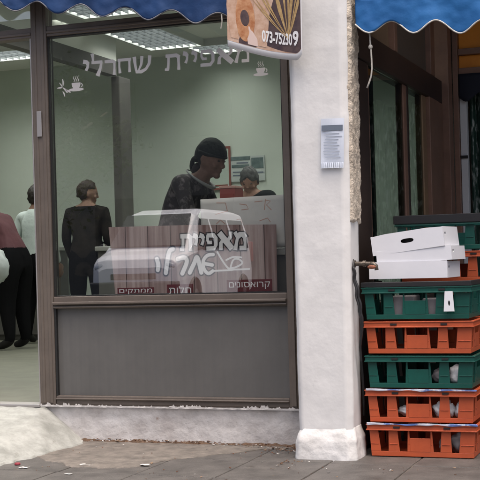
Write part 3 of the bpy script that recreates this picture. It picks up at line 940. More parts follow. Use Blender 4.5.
M_crust = mat('crust_print', (0.66, 0.47, 0.36), 0.45, c2=(0.50, 0.30, 0.20), nscale=24)
M_wheat = mat('wheat_print', (0.56, 0.39, 0.18), 0.45, c2=(0.38, 0.24, 0.10), nscale=60)
gridlayer('bread_print', M_bred, 0.0, 0.985, 0.032, 0.61, -0.002)
def oval(cu, cz, ru, rz, a=0, n=28):
    return [(cu + ru * math.cos(t) * math.cos(a) - rz * math.sin(t) * math.sin(a) * .7, cz + ru * .5 * math.cos(t) * math.sin(a) + rz * math.sin(t) * math.cos(a)) for t in [2 * math.pi * k / n for k in range(n)]]
def strip_layer(name, m, u0, u1, fz0, fz1, dy, n=24):
    g = MB(); g.grid(n, 8, lambda a, b: ban(u0 + (u1 - u0) * a, fz0(a) + (fz1(a) - fz0(a)) * b, dy)); return g.build(name, m, bn, smooth=True)
strip_layer('dark_print', M_bdark, 0.50, 0.985, lambda a: 0.034 + 0.02 * (1 - a) ** 2, lambda a: 0.10 + 0.5 * a ** 0.6, -0.0032)
strip_layer('dark_print', M_bdark, 0.14, 0.36, lambda a: 0.034, lambda a: 0.05 + 0.07 * math.sin(a * 3.1), -0.0032)
def ring_layer(name, m, cu, cz, r0, r1, dy, n=32):
    g = MB()
    g.grid(n, 4, lambda a, b: ban(cu + (r0[0] + (r1[0] - r0[0]) * b) * math.cos(2 * math.pi * a), cz + (r0[1] + (r1[1] - r0[1]) * b) * math.sin(2 * math.pi * a), dy - 0.002 * math.sin(b * math.pi)))
    return g.build(name, m, bn, smooth=True)
ring_layer('bagel_print', M_bagel, 0.22, 0.165, (0.055, 0.040), (0.125, 0.115), -0.0045)
ring_layer('bagel_hole', M_bdark, 0.22, 0.165, (0.001, 0.001), (0.055, 0.040), -0.0046)
def diag(name, m, pts, ws, dy, n=20):
    g = MB()
    def fn(a, b):
        s = a * (len(pts) - 1); i = min(int(s), len(pts) - 2); f = s - i
        u = pts[i][0] + (pts[i + 1][0] - pts[i][0]) * f; z = pts[i][1] + (pts[i + 1][1] - pts[i][1]) * f
        w = ws[i] + (ws[i + 1] - ws[i]) * f
        return ban(u + w * (b - .5), z, dy - .0012 * math.sin(b * math.pi))
    g.grid(n, 6, fn); return g
diag('crust_print', M_crust, [(0.42, 0.045), (0.44, 0.2), (0.40, 0.40), (0.42, 0.6)], [0.15, 0.19, 0.17, 0.2], -0.0050).build('baguette_print', M_crust, bn, smooth=True)
diag('crust_print', M_crust, [(0.09, 0.05), (0.06, 0.2), (0.10, 0.36), (0.08, 0.6)], [0.09, 0.13, 0.11, 0.14], -0.0050).build('baguette_print', M_crust, bn, smooth=True)
diag('garlic', M_crust, [(0.32, 0.04), (0.31, 0.075), (0.27, 0.13)], [0.13, 0.13, 0.01], -0.0056).build('roll_print', mat('roll_print', (0.70, 0.55, 0.50), 0.5), bn, smooth=True)
# wheat ears fanning from the lower right
g = MB()
for k in range(15):
    a = rad(58 + k * 6.6 + random.uniform(-5, 5)); ln = random.uniform(0.16, 0.36)
    bu, bz = 0.80, 0.10
    L = [(bu, bz)] + [(bu + math.cos(a) * ln * f * 1.9, bz + math.sin(a) * ln * f + 0.03 * f * f) for f in (.35, .7, 1.0)]
    L = [(min(max(u, .02), .97), z) for u, z in L]
    for i in range(3):
        w0, w1 = (.006, .012, .030, .004)[i], (.006, .012, .030, .004)[i + 1]
        dz = -0.0062 - 0.00012 * k
        q = [g.b.verts.new(ban(L[i][0] - w0 / 2, L[i][1], dz)), g.b.verts.new(ban(L[i][0] + w0 / 2, L[i][1], dz)), g.b.verts.new(ban(L[i + 1][0] + w1 / 2, L[i + 1][1], dz)), g.b.verts.new(ban(L[i + 1][0] - w1 / 2, L[i + 1][1], dz))]
        g.b.faces.new(q)
g.build('wheat_print', M_wheat, bn)
# phone number
def ban_text(s, u0, u1, z0, z1, name):
    me = text_mesh(s, 0.03)
    xs = [v.co.x for v in me.vertices]; ys = [v.co.y for v in me.vertices]
    for v in me.vertices:
        u = u0 + (u1 - u0) * (v.co.x - min(xs)) / (max(xs) - min(xs)); w = z0 + (z1 - z0) * (v.co.y - min(ys)) / (max(ys) - min(ys))
        v.co = ban(u, w, -0.0098)
    me.materials.append(mat('banner_digit_white', (0.85, 0.85, 0.86), 0.5))
    o = bpy.data.objects.new(name, me); COL.objects.link(o); o.parent = bn
ban_text('073-75230', 0.435, 0.855, 0.070, 0.128, 'phone_number')
ban_text('9', 0.865, 0.950, 0.068, 0.142, 'phone_number')

# ------------------------------------------------------------------ recess: side window and neighbour
sv = empty('side_window', (0.66, 1.1, 0), 0, 'dark brown side window running back into the recess beside the pillar', 'window')
SI = Matrix.Translation((-0.66, -1.1, 0))
def sb(name, m, *boxes, bevel=0.004):
    g = MB()
    for b in boxes: g.box(*b)
    o = g.build(name, m, sv, bevel=bevel); o.matrix_parent_inverse = SI; return o
sb('lintel', M_darkbrown, (0.60, 0.700, -0.175, 2.20, 2.035, 2.19))
sb('jamb', M_darkbrown, (0.60, 0.690, -0.175, 0.19, 0.02, 2.033))
sb('upright', M_brown, (0.63, 0.680, 0.20, 0.24, 0.75, 2.033))
sb('upright', M_brown, (0.63, 0.680, 1.08, 1.16, 0.75, 2.033))
sb('upright', M_darkbrown, (0.63, 0.682, 1.161, 1.21, 0.75, 2.033))
sb('upright', M_tan, (0.63, 0.680, 1.63, 1.74, 0.75, 2.033))
sb('upright', M_brown, (0.63, 0.705, 1.745, 2.05, 0.75, 2.033))
sb('sill', M_darkbrown, (0.60, 0.71, 0.19, 2.05, 0.68, 0.748))
sb('lower_panel', M_darkbrown, (0.62, 0.69, 0.19, 2.05, 0.02, 0.678))
sb('pane', M_glass_side, (0.666, 0.672, 0.241, 1.079, 0.75, 2.033), bevel=0)
sb('pane', M_glass_side, (0.666, 0.672, 1.211, 1.629, 0.75, 2.033), bevel=0)
sb('fanlight_panel', M_tan, (0.64, 0.665, 0.22, 0.80, 2.192, 3.29))
sb('fanlight_panel', mat('grey_brown_panel', (0.12, 0.10, 0.082), 0.6), (0.64, 0.665, 0.88, 1.85, 2.192, 3.29))
sb('fanlight_bar', M_brown, (0.62, 0.70, -0.175, 0.215, 2.192, 3.29))
sb('fanlight_bar', M_brown, (0.62, 0.70, 0.805, 0.875, 2.192, 3.29))
sb('fanlight_bar', M_brown, (0.62, 0.70, 1.852, 1.98, 2.192, 3.29))
sb('corner_post', M_brown, (0.60, 0.745, 2.21, 2.34, 0.02, 3.29))
sb('upright', M_brown, (0.60, 0.70, 2.06, 2.20, 0.02, 2.033))

ne = empty('neighbour_entrance', (1.5, 2.4, 0), 0, 'neighbouring entrance with amber panels and dark scalloped valance at the recess end', 'entrance')
NI = Matrix.Translation((-1.5, -2.4, 0))
def nb(name, m, fn, bevel=0.003, smooth=False, solid=0.0):
    g = MB(); fn(g); o = g.build(name, m, ne, bevel=bevel, smooth=smooth, solid=solid); o.matrix_parent_inverse = NI; return o
nb('amber_panel', M_amber, lambda g: g.box(0.785, 1.55, 2.41, 2.43, 2.43, 2.94))
nb('amber_panel', M_amber, lambda g: g.box(0.785, 1.55, 2.41, 2.43, 2.295, 2.385))
nb('cross_bar', M_brown, lambda g: g.box(0.785, 2.38, 2.37, 2.44, 2.386, 2.429))
nb('cross_bar', M_brown, lambda g: g.box(0.785, 2.38, 2.37, 2.44, 2.25, 2.294))
nb('door_post', M_brown, lambda g: g.box(0.747, 0.783, 2.355, 2.45, 0.02, 2.94))
def nval(u, v):
    x = 0.785 + 1.55 * u
    zl = 2.085 - 0.03 * math.cos(2 * math.pi * (x - 0.84) / 0.20)
    return Vector((x, 2.36 + 0.01 * math.sin(x * 20), zl + (2.25 - zl) * v))
nb('valance', M_navycloth, lambda g: g.grid(100, 6, nval), bevel=0, smooth=True, solid=0.003)
nb('white_frame', M_whiteframe, lambda g: g.box(0.785, 0.832, 2.39, 2.45, 0.02, 2.24), bevel=0.003)
nb('latch_bar', M_black, lambda g: g.box(0.784, 0.835, 2.372, 2.389, 1.665, 1.685))
nb('wall', M_facade, lambda g: g.box(0.665, 4.9, 2.62, 2.8, 0.0, 3.29), bevel=0)
def curt(u, v):
    x = 0.835 + 1.2 * u
    return Vector((x, 2.52 + 0.018 * math.sin(x * 95) + 0.006 * math.sin(x * 210 + 1), 0.03 + 2.2 * v))
def curtain_mat():
    m = bpy.data.materials.new('streaked_curtain'); m.use_nodes = True
    nt = m.node_tree; n = nt.nodes; L = nt.links
    p = n['Principled BSDF']; p.inputs['Roughness'].default_value = 0.5
    tc = n.new('ShaderNodeTexCoord'); mp = n.new('ShaderNodeMapping'); mp.inputs['Scale'].default_value = (90, 1, 14)
    L.new(tc.outputs['Object'], mp.inputs[0])
    nz = n.new('ShaderNodeTexNoise'); nz.inputs['Scale'].default_value = 1; nz.inputs['Detail'].default_value = 3
    L.new(mp.outputs[0], nz.inputs['Vector'])
    cr = n.new('ShaderNodeValToRGB'); e = cr.color_ramp.elements
    e[0].position = 0.52; e[0].color = (0.022, 0.055, 0.042, 1); e[1].position = 0.64; e[1].color = (0.45, 0.50, 0.48, 1)
    L.new(nz.outputs['Fac'], cr.inputs[0]); L.new(cr.outputs[0], p.inputs['Base Color'])
    return m
nb('streaked_curtain', curtain_mat(), lambda g: g.grid(240, 20, curt), bevel=0, smooth=True, solid=0.002)

# ------------------------------------------------------------------ bread crates
CW, CD, CH = 0.545, 0.385, 0.168


def crate_panel(g, w, slots, plate, y, th, flip=False):
    """front-like wall in (x, z) at depth y, thickness th; slots = [(u0, u1)] as fractions of w"""
    X = lambda f: (f - 0.5) * w
    zb, zt, zr = 0.024, 0.122, 0.128
    g.box(X(0), X(1), y, y + th, 0.0, zb)
    edges = [(0.0, 0)]
    cuts = sorted(slots + [plate])
    prev = 0.0
    for c in cuts:
        a, b = c
        tap = 0.0 if c == plate else 0.014
        lo0, hi0 = prev, a
        # rib between prev and a: wider at its foot
        l_t = 0.0 if prev == 0.0 else -0.0
        g.prism([(X(prev) - (0.007 if prev in slot_ends else 0), zb), (X(a) + (0.007 if c != plate else 0), zb), (X(a), zr), (X(prev), zr)], 'y', y, y + th)
        if c == plate:
            g.box(X(a), X(b), y - 0.001, y + th, zb, 0.092)
        prev = b
    g.prism([(X(prev) - 0.007, zb), (X(1), zb), (X(1), zr), (X(prev), zr)], 'y', y, y + th)
    # thin moulded ridge
    for (a, b) in [(0.0, cuts[0][0])] + [(cuts[i][1], cuts[i + 1][0]) for i in range(len(cuts) - 1)] + [(cuts[-1][1], 1.0)]:
        g.box(X(a) + 0.002, X(b) - 0.002, y - 0.003, y, 0.060, 0.0635)


slot_ends = set()
def make_crate(m):
    global slot_ends
    root = empty('bread_crate', (0, 0, 0))
    g = MB()
    th = 0.005
    fs = [(0.085, 0.185), (0.270, 0.370), (0.600, 0.690), (0.775, 0.870)]; pl = (0.385, 0.585)
    slot_ends = {b for a, b in fs}
    for side in (0, 1):
        start = len(g.b.verts)
        crate_panel(g, CW - 0.02, fs, pl, -CD / 2 + 0.012, th)
        if side == 1:
            g.b.verts.ensure_lookup_table()
            for v in g.b.verts[start:]:
                v.co.x = -v.co.x; v.co.y = -v.co.y
    fs2 = [(0.10, 0.24), (0.74, 0.88)]; pl2 = (0.34, 0.66)
    slot_ends = {b for a, b in fs2}
    for side in (0, 1):
        start = len(g.b.verts)
        crate_panel(g, CD - 0.036, fs2, pl2, 0, th)
        g.b.verts.ensure_lookup_table()
        s = 1 if side else -1
        for v in g.b.verts[start:]:
            x, y = v.co.x, v.co.y
            v.co.x = s * (CW / 2 - 0.012 - y); v.co.y = s * x
    g.box(-CW / 2 + 0.02, CW / 2 - 0.02, -CD / 2 + 0.02, CD / 2 - 0.02, 0.004, 0.010)
    for v in g.b.verts:
        k = 1 - 0.028 * (1 - min(v.co.z, 0.128) / 0.128)
        v.co.x *= k; v.co.y *= k
    g.build('basket', m, root, bevel=0.0018)
    g = MB()
    a, b = CW / 2, CD / 2
    for (x0, x1, y0, y1) in ((-a, a, -b, -b + 0.014), (-a, a, b - 0.014, b), (-a, -a + 0.014, -b + 0.0142, b - 0.0142), (a - 0.014, a, -b + 0.0142, b - 0.0142)):
        g.box(x0, x1, y0, y1, 0.1295, 0.160)
    for (x0, x1, y0, y1) in ((-a - .004, a + .004, -b - .004, -b - .0002), (-a - .004, a + .004, b + .0002, b + .004), (-a - .004, -a - .0002, -b, b), (a + .0002, a + .004, -b, b)):
        g.box(x0, x1, y0, y1, 0.1292, 0.136)
        g.box(x0, x1, y0, y1, 0.154, 0.1605)
    g.build('rim', m, root, bevel=0.002)
    g = MB()
    for fx in (-0.24 + 0.0, 0.22):
        g.box(fx * CW - 0.006, fx * CW + 0.004, -b - 0.0055, -b - 0.0005, 0.141, 0.150)
        g.box(fx * CW + 0.0035, fx * CW + 0.026, -b - 0.0054, -b - 0.0004, 0.1415, 0.1495)
        g.build('clip_slot', M_black, root)
        g = MB()
    g.b.free()
    return root


proto = {'orange': make_crate(M_orange), 'green': make_crate(M_green), 'teal': make_crate(M_teal)}
used = set()
GA = 'bread crates in the front stack beside the pillar'
GB = 'bread crates in the rear stack behind the front one'
def put_crate(kind, x, y, z, rz, label, group):
    o = proto[kind] if kind not in used else copy_tree(proto[kind])
    used.add(kind)
    o.location = (x, y, z); o.rotation_euler = (0, 0, rz)
    o['label'] = label; o['category'] = 'crate'; o['group'] = group
    return o
ax, ay = 1.022, -0.27 + CD / 2
stackA = [('orange', 0.000, 0.000, 'lowest orange crate of the front stack, standing on the pavement'),
          ('orange', -0.004, 0.004, 'orange crate with white bags showing, second from the ground in the front stack'),
          ('green', 0.001, -0.003, 'green crate between two orange ones in the middle of the front stack'),
          ('orange', -0.003, 0.006, 'orange crate just below the top green crate of the front stack'),
          ('green', -0.006, 0.0, 'top green crate of the front stack carrying the white cartons')]
for i, (k, dx, rz, lb) in enumerate(stackA):
    o = put_crate(k, ax + dx, ay + 0.004 * (i % 2), 0.004 + 0.170 * i, rz, lb, GA)
    if i == 4:
        g = MB()
        g.box(-CW / 2 - .003, CW / 2 + .003, -CD / 2 - .006, -CD / 2 + .012, 0.1612, 0.186)
        g.box(-CW / 2 - .003, -CW / 2 + .012, -CD / 2 + .0121, CD / 2, 0.1612, 0.186)
        g.box(CW / 2 - .012, CW / 2 + .003, -CD / 2 + .0121, CD / 2, 0.1612, 0.186)
        tag(g.build('stacking_bar', M_black, o, bevel=0.003), 'black bar along the top rim')
cx_, cy_ = 1.095, 0.165 + CD / 2
stackC = [('orange', 'lowest orange crate of the rear stack, half hidden behind the front stack'),
          ('orange', 'orange crate second from the ground in the rear stack'),
          ('green', 'green crate third from the ground in the rear stack'),
          ('orange', 'orange crate below the teal one in the rear stack'),
          ('teal', 'teal crate in the middle of the rear stack, beside the top green front crate'),
          ('orange', 'orange crate of the rear stack beside the white cartons'),
          ('green', 'topmost green crate with black rim behind the white cartons')]
for i, (k, lb) in enumerate(stackC):
    o = put_crate(k, cx_ + (0.006 if i % 2 else -0.004), cy_, 0.004 + 0.170 * i, 0.0, lb, GB)
    if i == 6:
        g = MB()
        g.box(-CW / 2 - .006, CW / 2 + .006, -CD / 2 - .008, -CD / 2 + .012, 0.1405, 0.186)
        g.box(-CW / 2 - .006, -CW / 2 + .012, -CD / 2 + .0121, CD / 2, 0.1612, 0.186)
        g.box(CW / 2 - .012, CW / 2 + .006, -CD / 2 + .0121, CD / 2, 0.1612, 0.186)
        tag(g.build('stacking_bar', M_black, o, bevel=0.003), 'black bar along the top rim')

# bags inside crates
def lump(name, c, r, m, label, cat, seed):
    root = MB()
    root.ell((0, 0, 0), r, 22, 14, fn=lambda v, q: q * (1 + 0.30 * noise.noise(v * 2.2 + Vector((seed, 0, 0))) + 0.12 * noise.noise(v * 6 + Vector((0, seed, 0)))))
    o = root.build(name, m, None, smooth=True, loc=c)
    return tag(o, label, cat)
lump('bread_bag', (1.13, -0.20, 0.235), (0.055, 0.045, 0.042), M_bag, 'white crumpled bag behind the right-centre slot of the second crate', 'bag', 1)
lump('bread_bag', (1.215, -0.20, 0.232), (0.035, 0.045, 0.040), M_bag, 'small white bag behind the rightmost slot of the second crate', 'bag', 2)
lump('bread_bag', (0.95, -0.19, 0.225), (0.06, 0.05, 0.026), M_bag, 'flat white bag at the bottom left of the second crate', 'bag', 3)
lump('bread_bag', (1.205, -0.19, 0.405), (0.05, 0.05, 0.050), M_bag, 'crumpled white bag in the right slot of the middle green crate', 'bag', 4)
lump('bread_bag', (1.12, -0.19, 0.395), (0.05, 0.05, 0.040), M_greybag, 'grey bag beside the white one in the middle green crate', 'bag', 5)
lump('bread_bag', (1.205, -0.18, 0.068), (0.055, 0.05, 0.048), M_greybag, 'grey bag in the right slot of the lowest front crate', 'bag', 6)
lump('bread_bag', (1.13, -0.18, 0.060), (0.035, 0.05, 0.040), M_greybag, 'small grey bag by the centre of the lowest front crate', 'bag', 7)
g = MB(); g.box(-0.055, 0.055, -0.02, 0.12, 0, 0.10); tag(g.build('paper_parcel', M_greybag, None, bevel=0.006, loc=(0.945, -0.215, 0.70)), 'grey parcel showing left of centre in the top green crate', 'parcel')
g = MB(); g.box(-0.045, 0.045, -0.02, 0.12, 0, 0.085); tag(g.build('paper_parcel', M_greybag, None, bevel=0.006, loc=(1.085, -0.215, 0.70)), 'grey parcel showing right of centre in the top green crate', 'parcel')
# small white carton end in the top crate
g = MB()
ct = empty('small_carton', (1.182, -0.288, 0.722), 0, 'small white carton standing upright at the right slot of the top green crate', 'carton')
po = [(-0.026, 0), (0.026, 0), (0.020, 0.098), (-0.016, 0.098)]
oc = []
n_ = 16
for k in range(n_):
    a = 2 * math.pi * k / n_ + math.pi / 4
    c, s = math.cos(a), math.sin(a)
    mxy = max(abs(c), abs(s)); u, w = c / mxy, s / mxy
    wl = 0.026 - 0.007 * (w + 1) / 2
    oc.append((u * wl, 0.049 + 0.049 * w))
hl = [(0.005 * math.cos(2 * math.pi * k / n_ + math.pi / 4) + 0.001, 0.040 + 0.013 * math.sin(2 * math.pi * k / n_ + math.pi / 4)) for k in range(n_)]
g.holed(oc, hl, 'y', -0.002, 0.002)
g.box(-0.018, 0.018, 0.0045, 0.012, 0.004, 0.09, 1)
g.build('carton_face', [M_card, M_black], ct)

# plastic liners hanging over two rims
for z, nm, lab in ((0.170, 1, 'blue and white plastic liner along the rim of the lowest front crate'), (0.340, 2, 'blue and white plastic liner over the rim of the second front crate')):
    g = MB()
    def lin(u, v, z=z, nm=nm):
        x = ax - CW / 2 + 0.002 + (CW + 0.006) * u
        d = 0.005 + 0.006 * N((x, nm, 0), 14)
        zz = z - 0.003 - d * v + 0.004 * (1 - v) + 0.006 * N((x, nm, 5), 6) * (1 - v)
        return Vector((x, -0.27 - 0.0075 - 0.0025 * N((x, v, nm), 25), zz))
    g.grid(90, 4, lin)
    tag(g.build('plastic_liner', M_liner, None, smooth=True, solid=0.0012), lab, 'liner')

# ------------------------------------------------------------------ white cartons
def carton(name, w, d, h, loc, rx, ry, rz, label, hole=True, cham=0.006):
    root = empty(name, loc, 0, label, 'carton', 'white cartons piled on the top green crate')
    root.rotation_euler = (rx, ry, rz)
    g = MB()
    n = 24
    def perim(w_, h_, hx, hz, ru, rz_, ch):
        oc, hc = [], []
        for k in range(n):
            a = 2 * math.pi * k / n + math.pi / 4
            c, s = math.cos(a), math.sin(a); m_ = max(abs(c), abs(s)); u, v = c / m_, s / m_
            X, Zp = u * w_ / 2, h_ / 2 + v * h_ / 2
            if v > 0.98 and abs(u) > 0.7: Zp -= ch * (abs(u) - .7) / .3
            oc.append((X, Zp)); hc.append((hx + ru * math.copysign(abs(c) ** 0.7, c), hz + rz_ * math.copysign(abs(s) ** 0.9, s)))
        return oc, hc
    if hole:
        oc, hc = perim(w, h, 0.0, h * 0.52, 0.034, 0.011, cham)
        g.holed(oc, hc, 'y', -d / 2, -d / 2 + 0.003)
    else:
        g.box(-w / 2, w / 2, -d / 2, -d / 2 + 0.003, 0, h)
    g.build('front_flap', M_card, root)
    g = MB()
    oc, hc = [], []
    oc, hc = perim(d - 0.004, h - 0.004, -d * 0.36, h * 0.62, 0.012, 0.007, 0.0)
    g.holed(oc, hc, 'x', w / 2 - 0.003, w / 2)
    g.box(-w / 2, -w / 2 + 0.003, -d / 2 + 0.0031, d / 2, 0, h - .004)
    g.box(-w / 2 + .0031, w / 2 - .0031, d / 2 - 0.003, d / 2, 0, h - .004)
    g.box(-w / 2 + .0031, w / 2 - .0031, -d / 2 + 0.0031, d / 2 - .0031, 0.0, 0.003)
    g.box(-w / 2 + .0031, w / 2 - .0031, -d / 2 + 0.0031, d / 2 - .0031, h - 0.009, h - 0.005)
    g.build('tray', M_card, root)
    g = MB(); g.box(-0.06, 0.06, -d / 2 + 0.03, -d / 2 + 0.034, 0.006, h - 0.012)  # black sheet standing in for the shade inside the carton
    g.build('hole_shade', M_black, root)
    return root
p1 = PX(411, 254, -0.22)
carton('white_carton', 0.40, 0.27, 0.085, (0.975, -0.085, 0.885), 0, 0, rad(-3), 'lowest white carton of the pile, lying in the top green crate', hole=False, cham=0)
carton('white_carton', 0.385, 0.27, 0.072, (1.01, -0.080, 0.962), 0, rad(-3.5), rad(-4), 'middle white carton squeezed between the two other cartons', hole=False)
carton('white_carton', 0.375, 0.27, 0.100, (0.985, -0.080, 1.022), 0, rad(-6.5), rad(-5), 'topmost tilted white carton with an oval hand hole', hole=True)

# ------------------------------------------------------------------ tap and cable
tp = empty('wall_tap', (0.71, -0.30, 0.965), 0, 'old brass tap with rusty handle sticking out of the pillar', 'tap')
g = MB(); g.tube([(-0.02, 0, 0), (0.04, 0, 0), (0.10, 0, -0.002)], 0.011, 10); g.tube([(0.0, 0, 0), (0.014, 0, 0)], 0.018, 10); g.tube([(0.052, 0, 0), (0.066, 0, 0)], 0.016, 8); g.build('pipe', M_brass, tp, smooth=False)
g = MB(); g.tube([(0.09, 0, -.002), (0.105, 0, -0.004), (0.118, 0, -0.014), (0.120, 0, -0.034)], [0.012, 0.013, 0.011, 0.010], 10); g.build('spout', M_brass, tp, smooth=True)
g = MB(); g.tube([(0.088, -0.004, -0.012), (0.108, -0.012, -0.020)], 0.009, 8); g.ell((0.098, -0.012, -0.018), (0.022, 0.008, 0.010), 12, 8); g.build('handle', M_rust, tp, smooth=True)
for k in range(2):
    g = MB()
    pts = [(0.712, -0.31 + .004 * k, 0.985 - .03 * k), (0.722 + .004 * k, -0.335, 0.945), (0.722 + .004 * k, -0.33, 0.90), (0.732 + 0.010 * k, -0.335, 0.83), (0.738 + .012 * k, -0.335, 0.77), (0.752 + .006 * k, -0.33, 0.70), (0.738, -0.30, 0.55), (0.725, -0.22, 0.2)]
    fine = []
    for i in range(len(pts) - 1):
        for q in range(5):
            fine.append(Vector(pts[i]).lerp(Vector(pts[i + 1]), q / 5) + Vector((0.003 * math.sin(i * 5 + q), 0, 0)))
    fine.append(Vector(pts[-1]))
    g.tube(fine, 0.0065, 8)
    tag(g.build('black_cable', M_cable, None, smooth=True), ['black cable running from the tap down the pillar edge', 'second black cable, the one nearer the crates, below the tap'][k], 'cable')

# ------------------------------------------------------------------ ceiling lights
M_lamp = emis('lamp_panel', (0.99, 1.0, 0.93), 10.0)
M_fin = mat('lamp_louvre', (0.085, 0.095, 0.10), 0.35, 0.3)
lamps = [(-3.55, 3.75, 1.2, 0.55, 'louvred ceiling light nearest the doorway, above the transom bar'), (-4.6, 4.95, 1.3, 0.55, 'louvred ceiling light seen below the transom through the doorway'),
         (-2.62, 4.85, 0.6, 1.1, 'louvred ceiling light right of the dark beam'), (-2.25, 5.65, 0.55, 0.5, 'small louvred ceiling light near the rear wall, above the letters'),
         (-1.2, 2.0, 1.2, 1.2, None), (-0.9, 4.6, 1.4, 1.2, None), (-4.9, 1.8, 1.2, 1.2, None), (-0.3, 0.9, 0.6, 0.6, None), (-2.3, 3.0, 0.9, 1.2, None), (-2.2, 1.4, .9, .9, None), (0.1, 3.2, 0.6, 1.2, None)]  # unlabelled entries are unseen lights added to brighten the room
def lamp(x, y, w, d, lb):
    root = empty('ceiling_light', (x, y, CZ), 0, lb or 'added louvred light out of view, brightening the bakery inside', 'ceiling light', 'louvred lights on the bakery ceiling')
    g = MB()
    for (x0, x1, y0, y1) in ((-w / 2, w / 2, -d / 2, -d / 2 + .02), (-w / 2, w / 2, d / 2 - .02, d / 2), (-w / 2, -w / 2 + .02, -d / 2 + .0201, d / 2 - .0201), (w / 2 - .02, w / 2, -d / 2 + .0201, d / 2 - .0201)):
        g.box(x0, x1, y0, y1, -0.075, -0.001)
    g.build('frame', M_lampframe, root)
    g = MB(); g.box(-w / 2 + .03, w / 2 - .03, -d / 2 + .03, d / 2 - .03, -0.012, -0.006); g.build('lamp_panel', M_lamp, root)
    g = MB()
    nx = int(w / 0.075)
    for k in range(1, nx):
        xx = -w / 2 + w * k / nx
        g.box(xx - .003, xx + .003, -d / 2 + .021, d / 2 - .021, -0.070, -0.025)
    ny = int(d / 0.14)
    for k in range(1, ny):
        yy = -d / 2 + d * k / ny
        g.box(-w / 2 + .021, w / 2 - .021, yy - .004, yy + .004, -0.068, -0.020)
    g.build('louvre', M_fin, root)
for a in lamps: lamp(*a)

# ------------------------------------------------------------------ things inside
def wall_item(name, x0, x1, y0, y1, label, cat, mats, parts):
    p, q = PX(x0, y1, 6.17), PX(x1, y0, 6.17)
    root = empty(name, ((p.x + q.x) / 2, 6.185, p.z), 0, label, cat)
    w, h = q.x - p.x, q.z - p.z
    for (nm, m, boxes) in parts:
        g = MB()
        for (u0, u1, v0, v1, dy) in boxes: g.box((u0 - .5) * w, (u1 - .5) * w, -dy, -dy + 0.008, v0 * h, v1 * h)
        g.build(nm, m, root)
M_redframe = mat('red_brown_wood', (0.24, 0.075, 0.055), 0.5)
M_mirror = mat('pale_picture', (0.48, 0.56, 0.50), 0.4)
M_pgrey = mat('poster_grey', (0.50, 0.55, 0.53), 0.5)
M_pdark = mat('poster_dark', (0.06, 0.10, 0.10), 0.5, c2=(0.16, 0.22, 0.22), nscale=14)
wall_item('picture_frame', 198, 230, 146, 191, 'red brown framed picture on the wall behind the woman in the cap', 'picture', None,
          [('frame', M_redframe, [(0, 1, 0, .05, .012), (0, 1, .95, 1, .012), (0, .07, .0501, .9499, .012), (.94, 1, .0501, .9499, .012), (.0701, .8999, .09, .12, .012)]), ('picture', M_mirror, [(.07, .94, .05, .95, .006)])])
wall_item('wall_poster', 231, 249.5, 155.5, 182, 'pale green wall poster with two dark bands above the grey haired worker', 'poster', None,
          [('sheet', M_pgrey, [(0, 1, 0, 1, .005)]), ('dark_band', M_pdark, [(0, 1, .84, .98, .009), (.05, .95, .55, .66, .009)]), ('print', M_notice_ink, [(.3, .9, .70, .76, .008), (.1, .8, .35, .40, .008), (.1, .9, .22, .27, .008)])])
wall_item('wall_poster', 250.5, 264, 155, 181, 'blue grey photo poster right of the pale green poster', 'poster', None,
          [('sheet', M_pgrey, [(0, 1, 0, 1, .005)]), ('photo', M_pdark, [(.08, .92, .5, .92, .009)]), ('print', M_notice_ink, [(.1, .9, .3, .36, .008)])])
# counter along the window and one at the back
def counter(loc, w, d, h, label, mtop, mbody):
    root = empty('shop_counter', loc, 0, label, 'counter')
    g = MB(); g.box(-w / 2, w / 2, -d / 2, d / 2, h - 0.04, h); g.build('counter_top', mtop, root, bevel=0.006)
    g = MB(); g.box(-w / 2 + .02, w / 2 - .02, -d / 2 + .02, d / 2 - .02, 0.06, h - 0.041); g.box(-w / 2 + .06, w / 2 - .06, -d / 2 + .06, d / 2 - .06, 0, 0.0599); g.build('cabinet', mbody, root, bevel=0.004)
M_top = mat('counter_laminate', (0.36, 0.36, 0.34), 0.35)
counter((0.09, 0.29, 0.2), 0.92, 0.48, 0.86, 'work counter behind the window poster in front of the woman', M_top, M_beam)
counter((-1.6, 3.55, 0.2), 1.9, 0.5, 0.95, 'serving counter in front of the grey haired worker', M_top, M_beam)
counter((-5.2, 5.75, 0.2), 1.9, 0.6, 1.0, 'dark counter against the rear wall behind the queue', M_top, M_beam)
# red carton on the serving counter
p, q = PX(224, 197, 3.55), PX(239, 186, 3.55)
rb = empty('red_box', ((p.x + q.x) / 2, 3.55, 1.15), 0, 'red box with pale lid on the serving counter left of the worker', 'box')
g = MB(); g.box(-(q.x - p.x) / 2, (q.x - p.x) / 2, -0.1, 0.1, 0, q.z - 1.15 - 0.02); g.build('box_body', mat('red_carton', (0.17, 0.030, 0.026), 0.6), rb, bevel=0.004)
g = MB(); g.box(-(q.x - p.x) / 2 - .004, (q.x - p.x) / 2 + .004, -0.104, 0.104, q.z - 1.15 - 0.0199, q.z - 1.15); g.build('box_lid', mat('pink_lid', (0.34, 0.19, 0.17), 0.5), rb, bevel=0.003)
# small loaves on the rear counter
for k in range(5):
    lump('bread_loaf', (-5.42 + 0.15 * k, 5.7, 1.20 + 0.055 + (0.0)), (0.065, 0.11, 0.055), mat('loaf_crust', (0.22, 0.12, 0.06), 0.7, c2=(0.34, 0.22, 0.13), nscale=12),
         ['brown loaf at the left end of the row on the rear counter', 'second brown loaf in the row on the rear counter', 'middle brown loaf of the row on the rear counter', 'fourth brown loaf in the row on the rear counter', 'brown loaf at the right end of the rear counter row'][k], 'bread', 20 + k)
